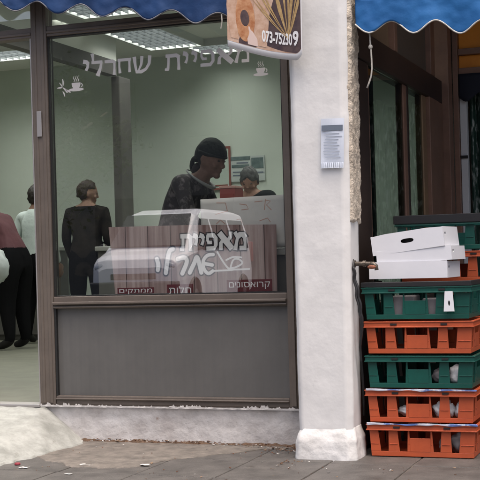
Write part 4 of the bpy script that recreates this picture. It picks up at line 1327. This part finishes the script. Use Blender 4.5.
# slim dark cabinet edge seen beside the right window jamb
fr = empty('drinks_fridge', (0.36, 0.62, 0.2), 0, 'tall dark green edged cabinet just inside the right window jamb', 'cabinet')
M_fr = mat('fridge_dark', (0.035, 0.06, 0.052), 0.4); M_fr2 = mat('fridge_pale', (0.30, 0.40, 0.36), 0.4)
g = MB(); g.box(-0.235, -0.205, -0.2, 0.2, 0, 1.90); g.box(-0.2049, 0.2, -0.2, 0.2, 0, 0.4); g.box(-0.2049, 0.2, 0.15, 0.2, 0.401, 1.9); g.build('cabinet', M_fr, fr, bevel=0.004)
for z in (0.8, 1.2, 1.6):
    g = MB(); g.box(-0.204, 0.2, -0.19, 0.149, z, z + 0.015); g.build('shelf', M_fr2, fr)

# ------------------------------------------------------------------ people
SKIN = mat('skin', (0.27, 0.155, 0.11), 0.7, c2=(0.21, 0.115, 0.08), nscale=24, bump=0.3, bscale=90)
EYE = mat('eye_dark', (0.02, 0.015, 0.012), 0.2)
SHOE = mat('dark_shoe', (0.012, 0.011, 0.011), 0.6, spec=0.2)
TROUS = mat('black_trousers', (0.008, 0.008, 0.009), 1.0, spec=0.05, bump=0.4, bscale=14)


def skin_chain(verts, edges):
    me = bpy.data.meshes.new('tmp')
    b = bmesh.new()
    lay = b.verts.layers.skin.verify()
    vs = []
    for i, (co, r) in enumerate(verts):
        v = b.verts.new(co); v[lay].radius = (r, r) if not isinstance(r, tuple) else r; v[lay].use_root = (i == 0); vs.append(v)
    for a, c in edges: b.edges.new((vs[a], vs[c]))
    b.to_mesh(me); b.free()
    o = bpy.data.objects.new('tmp', me); COL.objects.link(o)
    o.modifiers.new('skin', 'SKIN')
    s = o.modifiers.new('sub', 'SUBSURF'); s.levels = 2; s.render_levels = 2
    dg = bpy.context.evaluated_depsgraph_get(); dg.update()
    m2 = bpy.data.meshes.new_from_object(o.evaluated_get(dg))
    bpy.data.objects.remove(o); bpy.data.meshes.remove(me)
    return m2


def head_bm(g, M):
    """head, facing +Y, centre at the ear line; total height about 0.235"""
    def shape(v, q):
        x, y, z = q
        # jaw narrows downwards, flat face, fuller back of the skull
        if v.z < 0:
            k = 1 + 0.30 * v.z
            x *= k
            if v.y < 0: y *= 1 + 0.38 * v.z
            else: y *= 1 + 0.10 * v.z
        if v.y > 0.55: y *= 0.97
        return Vector((x, y, z))
    g.ell((0, 0.0, 0.0), (0.074, 0.096, 0.118), 28, 20, M=M, fn=shape)
    g.ell((0, 0.090, -0.008), (0.012, 0.014, 0.028), 10, 8, M=M)           # nose ridge
    g.ell((0, 0.099, -0.026), (0.015, 0.014, 0.010), 10, 8, M=M)           # nose tip
    g.ell((0, 0.062, -0.094), (0.028, 0.022, 0.020), 10, 8, M=M)           # chin
    g.ell((0, 0.080, -0.058), (0.024, 0.010, 0.006), 10, 6, M=M)           # lips
    g.ell((0, 0.078, -0.068), (0.021, 0.010, 0.006), 10, 6, M=M)
    g.ell((0, 0.080, 0.026), (0.050, 0.012, 0.009), 12, 6, M=M)            # brow
    for s in (-1, 1):
        g.ell((s * 0.076, -0.008, -0.012), (0.010, 0.020, 0.031), 8, 8, M=M)   # ears
        g.ell((s * 0.044, 0.066, -0.030), (0.020, 0.018, 0.018), 8, 6, M=M)    # cheeks


def person(label, loc, rz, J, mats, hair, extra=None, group=None, scale=1.0, head_rot=(0, 0, 0), voxel=0.0085, bulk=1.0, legs=1.0, coat=False):
    """J: joints in local space, facing +Y. mats: top, trousers, shoes"""
    root = empty('person', loc, rz, label, 'person', group)
    root.scale = (scale,) * 3
    V, E, reg = [], [], []
    idx = {}
    def add(n, co, r, parent=None):
        idx[n] = len(V); V.append((Vector(co), r))
        if parent is not None: E.append((idx[parent], idx[n]))
    add('pelvis', J['pelvis'], 0.125 * bulk)
    add('waist', J['waist'], 0.115 * bulk, 'pelvis')
    add('chest', J['chest'], 0.135 * bulk, 'waist')
    add('neck', J['neck'], 0.056, 'chest')
    hc = Vector(J['head'])
    add('skull', Vector(J['neck']).lerp(hc, 0.6), 0.05, 'neck')
    for s in 'LR':
        sg = -1 if s == 'L' else 1
        add('sh' + s, J['sh' + s], 0.062 * bulk, 'chest'); add('el' + s, J['el' + s], 0.046 * bulk, 'sh' + s); add('wr' + s, J['wr' + s], 0.029, 'el' + s)
        add('hip' + s, J['hip' + s], 0.095 * legs, 'pelvis'); add('kn' + s, J['kn' + s], 0.060 * legs, 'hip' + s); add('an' + s, J['an' + s], 0.043 * (1 + (legs - 1) * .5), 'kn' + s)
        a = Vector(J['an' + s]); t = Vector(J['toe' + s]) if 'toe' + s in J else a + Vector((0.02 * sg, 0.16, -0.045))
        add('ball' + s, a.lerp(t, 0.55) + Vector((0, 0, -0.012)), 0.040, 'an' + s); add('toe' + s, t, 0.030, 'ball' + s)
    me = skin_chain(V, E)
    b = bmesh.new(); b.from_mesh(me); bpy.data.meshes.remove(me)
    g = MB(); g.b.free(); g.b = b
    hm = Matrix.Translation(hc) @ Matrix.Rotation(head_rot[2], 4, 'Z') @ Matrix.Rotation(head_rot[0], 4, 'X') @ Matrix.Rotation(head_rot[1], 4, 'Y')
    head_bm(g, hm)
    # hands: palm, four fingers and a thumb
    for s in 'LR':
        sg = -1 if s == 'L' else 1
        wr = Vector(J['wr' + s]); d = (wr - Vector(J['el' + s])).normalized()
        side = Vector(J.get('palm' + s, (0, 1, 0))); side = (side - d * side.dot(d)).normalized()   # direction of the thumb side
        nrm = d.cross(side).normalized() * sg
        Mh = Matrix((side, nrm, d)).transposed().to_4x4(); Mh.translation = wr
        g.ell((0, 0, 0.050), (0.040, 0.016, 0.052), 14, 10, M=Mh)
        for k, (ox, ln) in enumerate(((0.030, 0.070), (0.010, 0.080), (-0.010, 0.075), (-0.029, 0.060))):
            cur = [(ox, 0, 0.085), (ox * 1.1, -0.006, 0.085 + ln * 0.45), (ox * 1.12, -0.020, 0.085 + ln * 0.78), (ox * 1.1, -0.036, 0.085 + ln * 0.95)]
            g.tube([Mh @ Vector(c) for c in cur], [0.0098, 0.0092, 0.0085, 0.0068], 8)
        cur = [(0.028, 0, 0.025), (0.052, -0.006, 0.050), (0.060, -0.014, 0.078), (0.058, -0.020, 0.096)]
        g.tube([Mh @ Vector(c) for c in cur], [0.013, 0.0115, 0.010, 0.008], 8)
    bmesh.ops.recalc_face_normals(g.b, faces=g.b.faces)
    me = bpy.data.meshes.new('body'); g.b.to_mesh(me); g.b.free()
    o = bpy.data.objects.new('tmp', me); COL.objects.link(o)
    rm = o.modifiers.new('re', 'REMESH'); rm.mode = 'VOXEL'; rm.voxel_size = voxel
    sm = o.modifiers.new('sm', 'SMOOTH'); sm.factor = 0.5; sm.iterations = 3
    dg = bpy.context.evaluated_depsgraph_get(); dg.update()
    m2 = bpy.data.meshes.new_from_object(o.evaluated_get(dg))
    bpy.data.objects.remove(o); bpy.data.meshes.remove(me)
    m2.materials.clear()
    for m in (SKIN, mats[0], mats[1], mats[2]): m2.materials.append(m)
    bones = []
    def bone(a, c, reg_): bones.append((Vector(a), Vector(c), reg_))
    nk = Vector(J['neck'])
    for s in 'LR':
        bone(J['sh' + s], J['el' + s], 1)
        e, w = Vector(J['el' + s]), Vector(J['wr' + s])
        bone(e, e.lerp(w, 0.93), 1); bone(w, w + (w - e).normalized() * 0.16, 0)
        bone(J['hip' + s], J['kn' + s], 2); a = Vector(J['an' + s]); bone(J['kn' + s], a + Vector((0, 0, 0.03)), 2)
        bone(a + Vector((0, 0, -0.03)), V[idx['toe' + s]][0], 3)
    bone(J['chest'], J['waist'], 1); bone(J['waist'], Vector(J['waist']).lerp(Vector(J['pelvis']), 0.55), 1); bone(Vector(J['pelvis']) + Vector((0, 0, -0.02)), J['hipL'], 2); bone(Vector(J['pelvis']) + Vector((0, 0, -0.02)), J['hipR'], 2)
    bone(J['chest'], J['shL'], 1); bone(J['chest'], J['shR'], 1); bone(Vector(J['chest']), Vector(J['chest']).lerp(nk, 0.80), 1)
    bone(nk, hc, 0)
    if coat:
        for s in 'LR': bone(J['pelvis'], Vector(J['hip' + s]).lerp(Vector(J['kn' + s]), 0.28), 1)
    for p in m2.polygons:
        c = p.center
        best, br = 1e9, 0
        for a, e, r_ in bones:
            ab = e - a; t = max(0, min(1, (c - a).dot(ab) / max(ab.length_squared, 1e-9)))
            dd = (c - a - ab * t).length_squared
            if dd < best: best, br = dd, r_
        hl = hm.inverted() @ c
        if hl.z > -0.13 and hl.length < 0.15: br = 0
        p.material_index = br; p.use_smooth = True
    body = bpy.data.objects.new('body', m2); COL.objects.link(body); body.parent = root
    # eyes
    g = MB()
    g.b.free()
    for s in (-1, 1):
        g = MB(); g.ell((s * 0.030, 0.080, 0.004), (0.012, 0.008, 0.006), 10, 6, M=hm)
        g.build('eye', EYE, root, smooth=True)
    # hair
    hcol, hfun = hair
    if hcol:
        g = MB()
        def hs(v, q):
            k = 1 + 0.10 * noise.noise(v * 4.0 + Vector((loc[0], 0, 0))) + 0.05 * noise.noise(v * 11)
            inside = hfun(v)
            return q * (k if inside else 0.84)
        g.ell((0, -0.010, 0.012), (0.085, 0.106, 0.122), 36, 26, M=hm, fn=hs)
        g.build('hair', hcol, root, smooth=True)
    if extra: extra(root, hm)
    return root


def stand(h=1.62, lean=0.0, armL=None, armR=None, shw=0.19):
    k = h / 1.70
    J = dict(pelvis=(0, 0, 0.93 * k), waist=(0, 0.0 + lean * .4, 1.10 * k), chest=(0, lean * .8, 1.28 * k), neck=(0, lean + 0.005, 1.465 * k), head=(0, lean * 1.15 + 0.035, 1.583 * k),
             shL=(-shw, lean * .9, 1.382 * k), shR=(shw, lean * .9, 1.382 * k), elL=(-shw - 0.05, lean * .6 - 0.03, 1.09 * k), elR=(shw + 0.05, lean * .6 - 0.03, 1.09 * k),
             wrL=(-shw - 0.05, lean * .6 + 0.06, 0.86 * k), wrR=(shw + 0.05, lean * .6 + 0.06, 0.86 * k),
             hipL=(-0.10, 0, 0.86 * k), hipR=(0.10, 0, 0.86 * k), knL=(-0.11, 0.02, 0.48 * k), knR=(0.11, 0.02, 0.48 * k), anL=(-0.12, -0.02, 0.085), anR=(0.12, -0.02, 0.085))
    J['toeL'] = (-0.14, 0.14, 0.032); J['toeR'] = (0.14, 0.14, 0.032)
    if armL: J['elL'], J['wrL'] = armL
    if armR: J['elR'], J['wrR'] = armR
    return J


M_hairb = mat('dark_hair', (0.018, 0.013, 0.010), 0.6, bump=0.6, bscale=80)
M_hairg = mat('grey_hair', (0.06, 0.065, 0.062), 0.7, c2=(0.035, 0.036, 0.036), nscale=30, bump=0.7, bscale=80)
M_hairbr = mat('brown_hair', (0.035, 0.022, 0.016), 0.6, bump=0.6, bscale=80)
short = lambda v: (v.z > 0.25 and v.y < 0.72) or (v.y < -0.05 and v.z > -0.55)
M_blouse = mat('patterned_blouse', (0.026, 0.022, 0.024), 0.85, c2=(0.16, 0.14, 0.14), nscale=22, bump=0.5, bscale=14, lo=0.5, hi=0.62)
M_blackw = mat('black_jacket', (0.010, 0.010, 0.010), 1.0, spec=0.05, c2=(0.036, 0.030, 0.026), nscale=5, bump=0.5, bscale=12)
M_sweater = mat('white_sweater', (0.62, 0.70, 0.68), 0.85, c2=(0.52, 0.60, 0.58), nscale=4, bump=0.7, bscale=16)
M_pink = mat('dusty_pink_top', (0.115, 0.042, 0.050), 0.85, c2=(0.085, 0.031, 0.038), nscale=6, bump=0.6, bscale=14)
M_workers = mat('dark_work_top', (0.014, 0.016, 0.016), 1.0, spec=0.05, bump=0.5, bscale=12)
M_scarf = mat('black_headscarf', (0.010, 0.016, 0.014), 0.85, bump=1.0, bscale=26)
M_collar = mat('pale_collar', (0.34, 0.35, 0.34), 0.8)


def scarf(root, hm):
    g = MB()
    def sf(v, q):
        inside = (v.z > 0.12 - 0.10 * v.y and v.z > -0.2) or (v.y < -0.35 and v.z > -0.25)
        k = 1 + 0.03 * noise.noise(v * 3)
        return q * (k if inside else 0.80)
    g.ell((0, -0.010, 0.018), (0.090, 0.112, 0.124), 36, 26, M=hm, fn=sf)
    g.ell((0, -0.115, -0.015), (0.035, 0.030, 0.022), 14, 10, M=hm)
    g.ell((0.015, -0.135, -0.05), (0.020, 0.014, 0.045), 12, 8, M=hm)
    # brim edge over the forehead
    g.tube([hm @ Vector((0.087 * math.sin(a), -0.008 + 0.106 * math.cos(a), 0.040 - 0.012 * math.cos(a))) for a in [rad(-115 + 230 * k / 24) for k in range(25)]], 0.008, 8)
    tag(g.build('headscarf', M_scarf, root, smooth=True), 'black tied headscarf')
    g = MB()
    g.ell((0.0, -0.095, -0.085), (0.050, 0.034, 0.050), 14, 10, M=hm)
    g.build('hair_bun', M_hairb, root, smooth=True)
    g = MB()
    hc = hm.translation
    n0 = Vector((0, 0.125, 1.400)) 
    pts = []
    for k in range(25):
        a = 2 * math.pi * k / 24
        pts.append(n0 + Vector((0.100 * math.sin(a), 0.085 * math.cos(a) + 0.015, -0.062 * math.cos(a) - 0.01)))
    g.tube(pts, [0.008 + 0.004 * math.cos(2 * math.pi * k / 24) for k in range(25)], 8, close=False)
    tag(g.build('collar', M_collar, root, smooth=True), 'pale rounded collar')


# woman in headscarf, leaning forward over the counter, facing +X
J = stand(1.60, 0.0)
J.update(pelvis=(0, -0.10, 0.94), waist=(0, -0.04, 1.11), chest=(0, 0.055, 1.275), neck=(0, 0.150, 1.405), head=(0, 0.220, 1.508),
         shL=(-0.19, 0.075, 1.372), shR=(0.19, 0.075, 1.372), elL=(-0.245, 0.17, 1.11), elR=(0.245, 0.17, 1.11), wrL=(-0.14, 0.37, 0.985), wrR=(0.14, 0.37, 0.985), hipL=(-0.10, -0.09, 0.84), hipR=(0.10, -0.09, 0.84))
J['palmL'] = (1, 0, 0.3); J['palmR'] = (-1, 0, 0.3)
hp = PX(211.5, 160, 0.60)
person('woman in black headscarf and dark patterned blouse leaning over the counter', (hp.x - 0.205, 0.60, 0.2), rad(-90), J, (M_blouse, TROUS, SHOE), (None, None), scarf, head_rot=(rad(-14), 0, rad(-14)), scale=0.93)
# worker behind, head and shoulders above the card, facing the street
hp = PX(253.5, 182, 4.04)
J = stand(1.60, 0.05, shw=0.205); J.update(shL=(-0.205, 0.06, 1.375), shR=(0.205, 0.06, 1.375), neck=(0, 0.065, 1.405), chest=(0, 0.045, 1.26)); J['palmL'] = (0, 1, 0); J['palmR'] = (0, 1, 0)
person('grey haired worker in dark top standing beyond the red box', (hp.x, 4.09, 0.2), rad(165), J, (M_workers, TROUS, SHOE), (M_hairg, lambda v: (v.z > 0.10 and v.y < 0.93) or (v.y < 0.30 and v.z > -0.45)), None, head_rot=(rad(-22), 0, rad(22)))
# woman in dark clothes by the column
hp = PX(85.5, 196, 4.53)
J = stand(1.60, 0.03, armL=((-0.215, 0.0, 1.05), (-0.19, 0.10, 0.82)), armR=((0.215, 0.0, 1.05), (0.16, 0.20, 0.93)), shw=0.185); J['palmL'] = (0, 1, 0); J['palmR'] = (0, 1, 0)
person('short haired woman in dark jacket and trousers standing before the column', (hp.x, 4.53, 0.2), rad(6), J, (M_blackw, TROUS, SHOE), bulk=1.12, legs=1.25, coat=True, hair=(M_hairbr, short), extra=None, head_rot=(rad(-6), 0, rad(-62)))
# white sweater, from behind
hp = PX(34, 198, 4.96)
J = stand(1.62, 0.02); J['palmL'] = (0, 1, 0); J['palmR'] = (0, 1, 0)
person('person in white sweater and black trousers seen from behind in the doorway', (hp.x, 4.96, 0.2), rad(-8), J, (M_sweater, TROUS, SHOE), (M_hairb, lambda v: (v.z > 0.1 and v.y < 0.75) or (v.y < 0.1 and v.z > -0.8)), None, head_rot=(rad(-8), 0, rad(-10)), legs=1.4, bulk=1.08)
# pink top, bending to the left
J = stand(1.62, 0.0)
J.update(pelvis=(0, -0.02, 0.92), waist=(0, 0.08, 1.06), chest=(0, 0.21, 1.20), neck=(0, 0.34, 1.32), head=(0, 0.43, 1.40),
         shL=(-0.185, 0.25, 1.27), shR=(0.185, 0.25, 1.27), elL=(-0.33, 0.09, 1.06), elR=(0.25, 0.29, 1.02), wrL=(-0.37, -0.05, 0.93), wrR=(0.20, 0.48, 0.90))
J['palmL'] = (0, 1, 0); J['palmR'] = (0, 1, 0)
hp = PX(20, 260, 4.2)
pk = person('person in dusty pink top and black trousers bending at the doorway edge', (hp.x - 0.06, 4.2, 0.2), rad(82), J, (M_pink, TROUS, SHOE), (M_hairb, short), None, head_rot=(rad(-25), 0, 0), legs=1.5, bulk=1.05)
# white plastic bag in the bending person's hand
wl = pk.matrix_basis @ Vector((-0.43, -0.14, 0.87))
bg = empty('plastic_bag', (wl.x, wl.y, wl.z - 0.22), 0, 'pale plastic bag held by the person in the pink top', 'bag')
g = MB()
g.ell((0, 0, 0.16), (0.12, 0.09, 0.16), 24, 18, fn=lambda v, q: Vector((q.x * (1 - 0.35 * max(0, v.z)), q.y * (1 - 0.35 * max(0, v.z)), q.z)) * (1 + 0.14 * noise.noise(v * 3.0)))
g.build('bag_body', mat('bag_plastic', (0.42, 0.46, 0.46), 0.4, bump=0.5, bscale=20), bg, smooth=True)
g = MB(); g.tube([(-0.03, 0, 0.28), (-0.015, 0, 0.35), (0, 0, 0.372), (0.015, 0, 0.35), (0.03, 0, 0.28)], 0.008, 6); g.build('bag_handle', MATS['bag_plastic'], bg, smooth=True)

# ------------------------------------------------------------------ across the street (seen reflected in the glass)
def van(loc, rz):
    root = empty('parked_van', loc, rz, 'white small van parked across the street, reflected in the shop window', 'van')
    MV = mat('white_car_paint', (0.86, 0.88, 0.92), 0.25, spec=0.6)
    MG = mat('dark_car_glass', (0.01, 0.012, 0.015), 0.05)
    # stations along +Y (front at +2.1): y, half width sill, half width belt, half width roof, z sill, z belt, z roof
    st = [(2.12, .62, .66, .60, .34, .66, .80), (2.04, .78, .80, .70, .28, .80, .95), (1.85, .82, .84, .72, .25, .90, 1.03), (1.58, .84, .86, .73, .25, .99, 1.09), (1.45, .84, .86, .72, .25, 1.02, 1.15),
          (1.10, .84, .86, .68, .25, 1.05, 1.50), (0.76, .84, .86, .67, .25, 1.06, 1.78), (0.3, .84, .86, .67, .25, 1.07, 1.86), (-1.2, .84, .86, .68, .25, 1.07, 1.86), (-1.85, .83, .85, .67, .27, 1.06, 1.83), (-2.05, .80, .82, .64, .30, 1.0, 1.70), (-2.12, .76, .78, .62, .34, .92, 1.40)]
    def sec(s):
        y, a, b_, c, z0, z1, z2 = s
        pts = [(-a, z0), (-b_, (z0 + z1) / 2), (-b_ * .985, z1), (-(b_ + c) / 2 - .02, (z1 + z2) / 2), (-c, z2 - .06 * min(1, (z2 - z1) / .3)), (-c * .8, z2)]
        return [Vector((x, y, z)) for x, z in pts] + [Vector((-x, y, z)) for x, z in pts[::-1]]
    g = MB(); rws = [[g.b.verts.new(p) for p in sec(s)] for s in st]
    n = len(rws[0])
    for i in range(len(rws) - 1):
        for k in range(n): g.b.faces.new((rws[i][k], rws[i][(k + 1) % n], rws[i + 1][(k + 1) % n], rws[i + 1][k]))
    g.b.faces.new(rws[0]); g.b.faces.new(rws[-1][::-1])
    g.build('body', MV, root, smooth=False, bevel=0.02)
    g = MB(); vs_ = [g.b.verts.new(v) for v in ((-0.72, 1.46, 1.175), (0.72, 1.46, 1.175), (0.62, 0.84, 1.745), (-0.62, 0.84, 1.745))]; g.b.faces.new(vs_)
    g.build('windscreen', MG, root, solid=0.03)
    for s in (-1, 1):
        for (y0, y1, y2, y3) in ((1.12, 0.28, 0.32, 0.72), (0.18, -0.75, -0.70, 0.18), (-0.85, -1.72, -1.66, -0.85)):
            g = MB(); vs_ = [g.b.verts.new(v) for v in ((s * .858, y0, 1.12), (s * .858, y1, 1.12), (s * .735, y2, 1.66), (s * .735, y3, 1.66))]; g.b.faces.new(vs_); g.build('side_window', MG, root, solid=0.03)
        g = MB(); g.ell((s * .62, 2.00, .80), (.17, .10, .11), 16, 10); g.build('headlight', mat('headlight_lens', (.55, .58, .62), .1, .3), root, smooth=True)
        g = MB(); g.box(s * .80 - .05, s * .80 + .05, -2.10, -1.98, .85, 1.25); g.build('tail_light', mat('tail_lamp', (.25, .02, .02), .3), root, bevel=.02)
        g = MB(); g.ell((s * 1.0, 1.12, 1.16), (.10, .06, .09), 14, 10); g.tube([(s * .84, 1.10, 1.10), (s * .95, 1.11, 1.13)], .02, 8); g.build('mirror', M_black, root, smooth=True)
        for y in (1.38, -1.35):
            Mw = Matrix.Translation((s * .80, y, .31)) @ Matrix.Rotation(rad(90), 4, 'Y')
            g = MB(); g.lathe([(.20, -.09), (.29, -.09), (.31, -.06), (.31, .06), (.29, .09), (.20, .09)], 28, M=Mw); w = g.build('wheel', M_black, root, smooth=False)
            g = MB(); g.lathe([(.05, -.095), (.19, -.08), (.19, .08), (.05, .095)], 20, M=Mw); g.build('rim', M_steel, w)
    g = MB(); g.box(-.42, .42, 2.10, 2.145, .60, .70); g.build('grille', M_black, root, bevel=.01)
    g = MB(); g.box(-.82, .82, 1.98, 2.19, .24, .56); g.build('bumper', mat('grey_bumper', (.05, .052, .056), .5), root, bevel=.03)
    return root
_v = PX(131, 250, 14.3)
_van = van((_v.x, -16.42, 0.07), rad(-2)); _van.scale = (1.05, 1.05, 1.05)

ob = empty('street_building', (-6, -27, 0), 0, 'dull concrete building across the street, reflected in the glass', 'building')  # out of view; made tall and dark to keep sky off the glass
g = MB(); g.box(-22, 22, -6, 0, 0, 8.5); g.build('wall', mat('dull_concrete', (0.10, 0.10, 0.095), 0.9, c2=(0.07, 0.07, 0.07), nscale=.4), ob)
for k in range(14):
    for r_ in range(2):
        g = MB(); g.box(-20.5 + 3 * k, -19.1 + 3 * k, 0.02, 0.08, 1.2 + 3.4 * r_, 2.9 + 3.4 * r_); f = g.build('window', M_black, ob)
M_leaf = mat('leaf_green', (0.045, 0.075, 0.030), 0.6, c2=(0.075, 0.11, 0.045), nscale=1.2)
M_bark = mat('bark', (0.09, 0.07, 0.055), 0.9, bump=0.8, bscale=20)
def tree(x, y, h, r, seed, label):
    rnd = random.Random(seed)
    root = empty('street_tree', (x, y, 0.10), 0, label, 'tree')
    g = MB(); g.tube([(0, 0, -.02), (.05, 0, h * .25), (-.04, .05, h * .5), (.02, 0, h * .75)], [.17, .14, .11, .06], 10)
    for k in range(6):
        a = k * 1.05 + rnd.random(); z0 = h * (.38 + .05 * k)
        g.tube([(0, 0, z0), (r * .35 * math.cos(a), r * .35 * math.sin(a), z0 + h * .1), (r * .75 * math.cos(a), r * .75 * math.sin(a), z0 + h * .2)], [.07, .05, .02], 7)
    g.build('trunk', M_bark, root, smooth=True)
    g = MB()
    cl = [(Vector((rnd.gauss(0, .42) * r, rnd.gauss(0, .42) * r, h * .66 + rnd.gauss(0, .15) * h)), rnd.uniform(.28, .5) * r) for _ in range(22)]
    for c, cr_ in cl:
        for _ in range(150):
            d = Vector((rnd.gauss(0, 1), rnd.gauss(0, 1), rnd.gauss(0, 1))).normalized() * cr_ * rnd.uniform(.5, 1.05)
            p = c + d; a = Vector((rnd.gauss(0, 1), rnd.gauss(0, 1), rnd.gauss(0, 1))).normalized(); b_ = a.orthogonal().normalized()
            s = rnd.uniform(.06, .12)
            g.b.faces.new([g.b.verts.new(p + a * s), g.b.verts.new(p + b_ * s * .5), g.b.verts.new(p - a * s), g.b.verts.new(p - b_ * s * .5)])
    g.build('crown', M_leaf, root)
tree(-13.5, -22.5, 6.0, 2.3, 3, 'leafy street tree left of the parked van, reflected in the glass')
tree(-4.5, -23.5, 6.5, 2.5, 5, 'leafy street tree right of the parked van, reflected in the glass')
tree(2.5, -23.0, 6.0, 2.4, 8, 'leafy street tree opposite the white pillar across the street')

# ------------------------------------------------------------------ litter
rnd = random.Random(11)
g = MB()
pal = 4
for k in range(520):
    t = rnd.random()
    if t < 0.55: x, y = rnd.uniform(-1.0, 0.40), -0.02 - abs(rnd.gauss(0, 0.035))
    elif t < 0.85: x, y = rnd.gauss(0.30, 0.09), -0.03 - abs(rnd.gauss(0, 0.13))
    else: x, y = rnd.uniform(-0.9, 1.3), rnd.uniform(-1.1, -0.1)
    if x > 0.39 and y > -0.45: y -= 0.45
    if x < -0.85 and y < -0.1: x += 0.25
    s = rnd.uniform(0.002, 0.007) if rnd.random() < .85 else rnd.uniform(.006, .011)
    a = rnd.uniform(0, 6.28); n = rnd.choice((4, 5, 6))
    z = 0.0045 + (0.016 * math.exp(-abs(y) / 0.03) if x < .42 else 0) + (0.008 if -0.9 < x < -.1 and y > -.6 else 0)
    tx, ty = rnd.uniform(-.4, .4), rnd.uniform(-.4, .4)
    ps_ = []
    for i in range(n):
        r_ = s * rnd.uniform(.55, 1.1); an = a + 2 * math.pi * i / n
        dx, dy = r_ * math.cos(an), r_ * math.sin(an) * .7
        ps_.append((x + dx, y + dy, z + dx * tx + dy * ty))
    mi = rnd.choices(range(pal), (5, 4, 2, 2))[0]
    A = [g.b.verts.new(p) for p in ps_]; B = [g.b.verts.new((p[0], p[1], p[2] + rnd.uniform(.0008, .003))) for p in ps_]
    g.b.faces.new(A[::-1]).material_index = mi; g.b.faces.new(B).material_index = mi
    for i in range(n): g.b.faces.new((A[i], A[(i + 1) % n], B[(i + 1) % n], B[i])).material_index = mi
tag(g.build('leaf_litter', [mat('dead_leaf', (0.12, 0.055, 0.03), .9), mat('dry_chip', (0.22, 0.15, 0.10), .9), mat('paint_flake', (0.55, 0.53, 0.50), .8), mat('grey_chip', (0.12, 0.115, 0.11), .9)]),
    'brown leaf crumbs and paint flakes scattered along the foot of the wall', 'litter', kind='stuff')
def on_ground(px, py, z=0.004):
    d = Fv + Rv * ((px - 240) / FPX) + Uv * ((HOR - py) / FPX); t = (z - CP.z) / d.z; return CP + d * t
p = on_ground(17.5, 464.5)
g = MB(); g.lathe([(0.014, 0.0), (0.0155, 0.003), (0.0145, 0.008), (0.011, 0.010)], 18)
tag(g.build('bottle_cap', mat('red_cap', (0.26, 0.03, 0.045), .6), None, loc=(p.x, p.y, 0.003)), 'crushed red bottle cap at the foot of the ramp', 'bottle cap')
for i, (px_, py_, lb) in enumerate(((86, 464.5, 'torn white paper scrap on the paving right of the ramp'), (24, 467.5, 'white paper scrap beside the red bottle cap'), (68, 474, 'small pale paper scrap near the lower left edge of the paving'), (145, 465.5, 'thin white paper scrap on the edge of the cement patch'))):
    p = on_ground(px_, py_)
    g = MB()
    w = (.03, .022, .016, .022)[i]
    g.grid(6, 4, lambda u, v: Vector(((u - .5) * 2 * w + .004 * math.sin(v * 9), (v - .5) * w * 1.3 * (1 + .35 * math.sin(u * 7 + i)), .0005 + .0018 * N((u, v, i), 4))))
    tag(g.build('paper_scrap', mat('scrap_paper', (.60, .59, .57), .8), None, smooth=True, solid=.0008, loc=(p.x, p.y, .0045 + (.004 if i == 3 else 0))), lb, 'paper scrap')
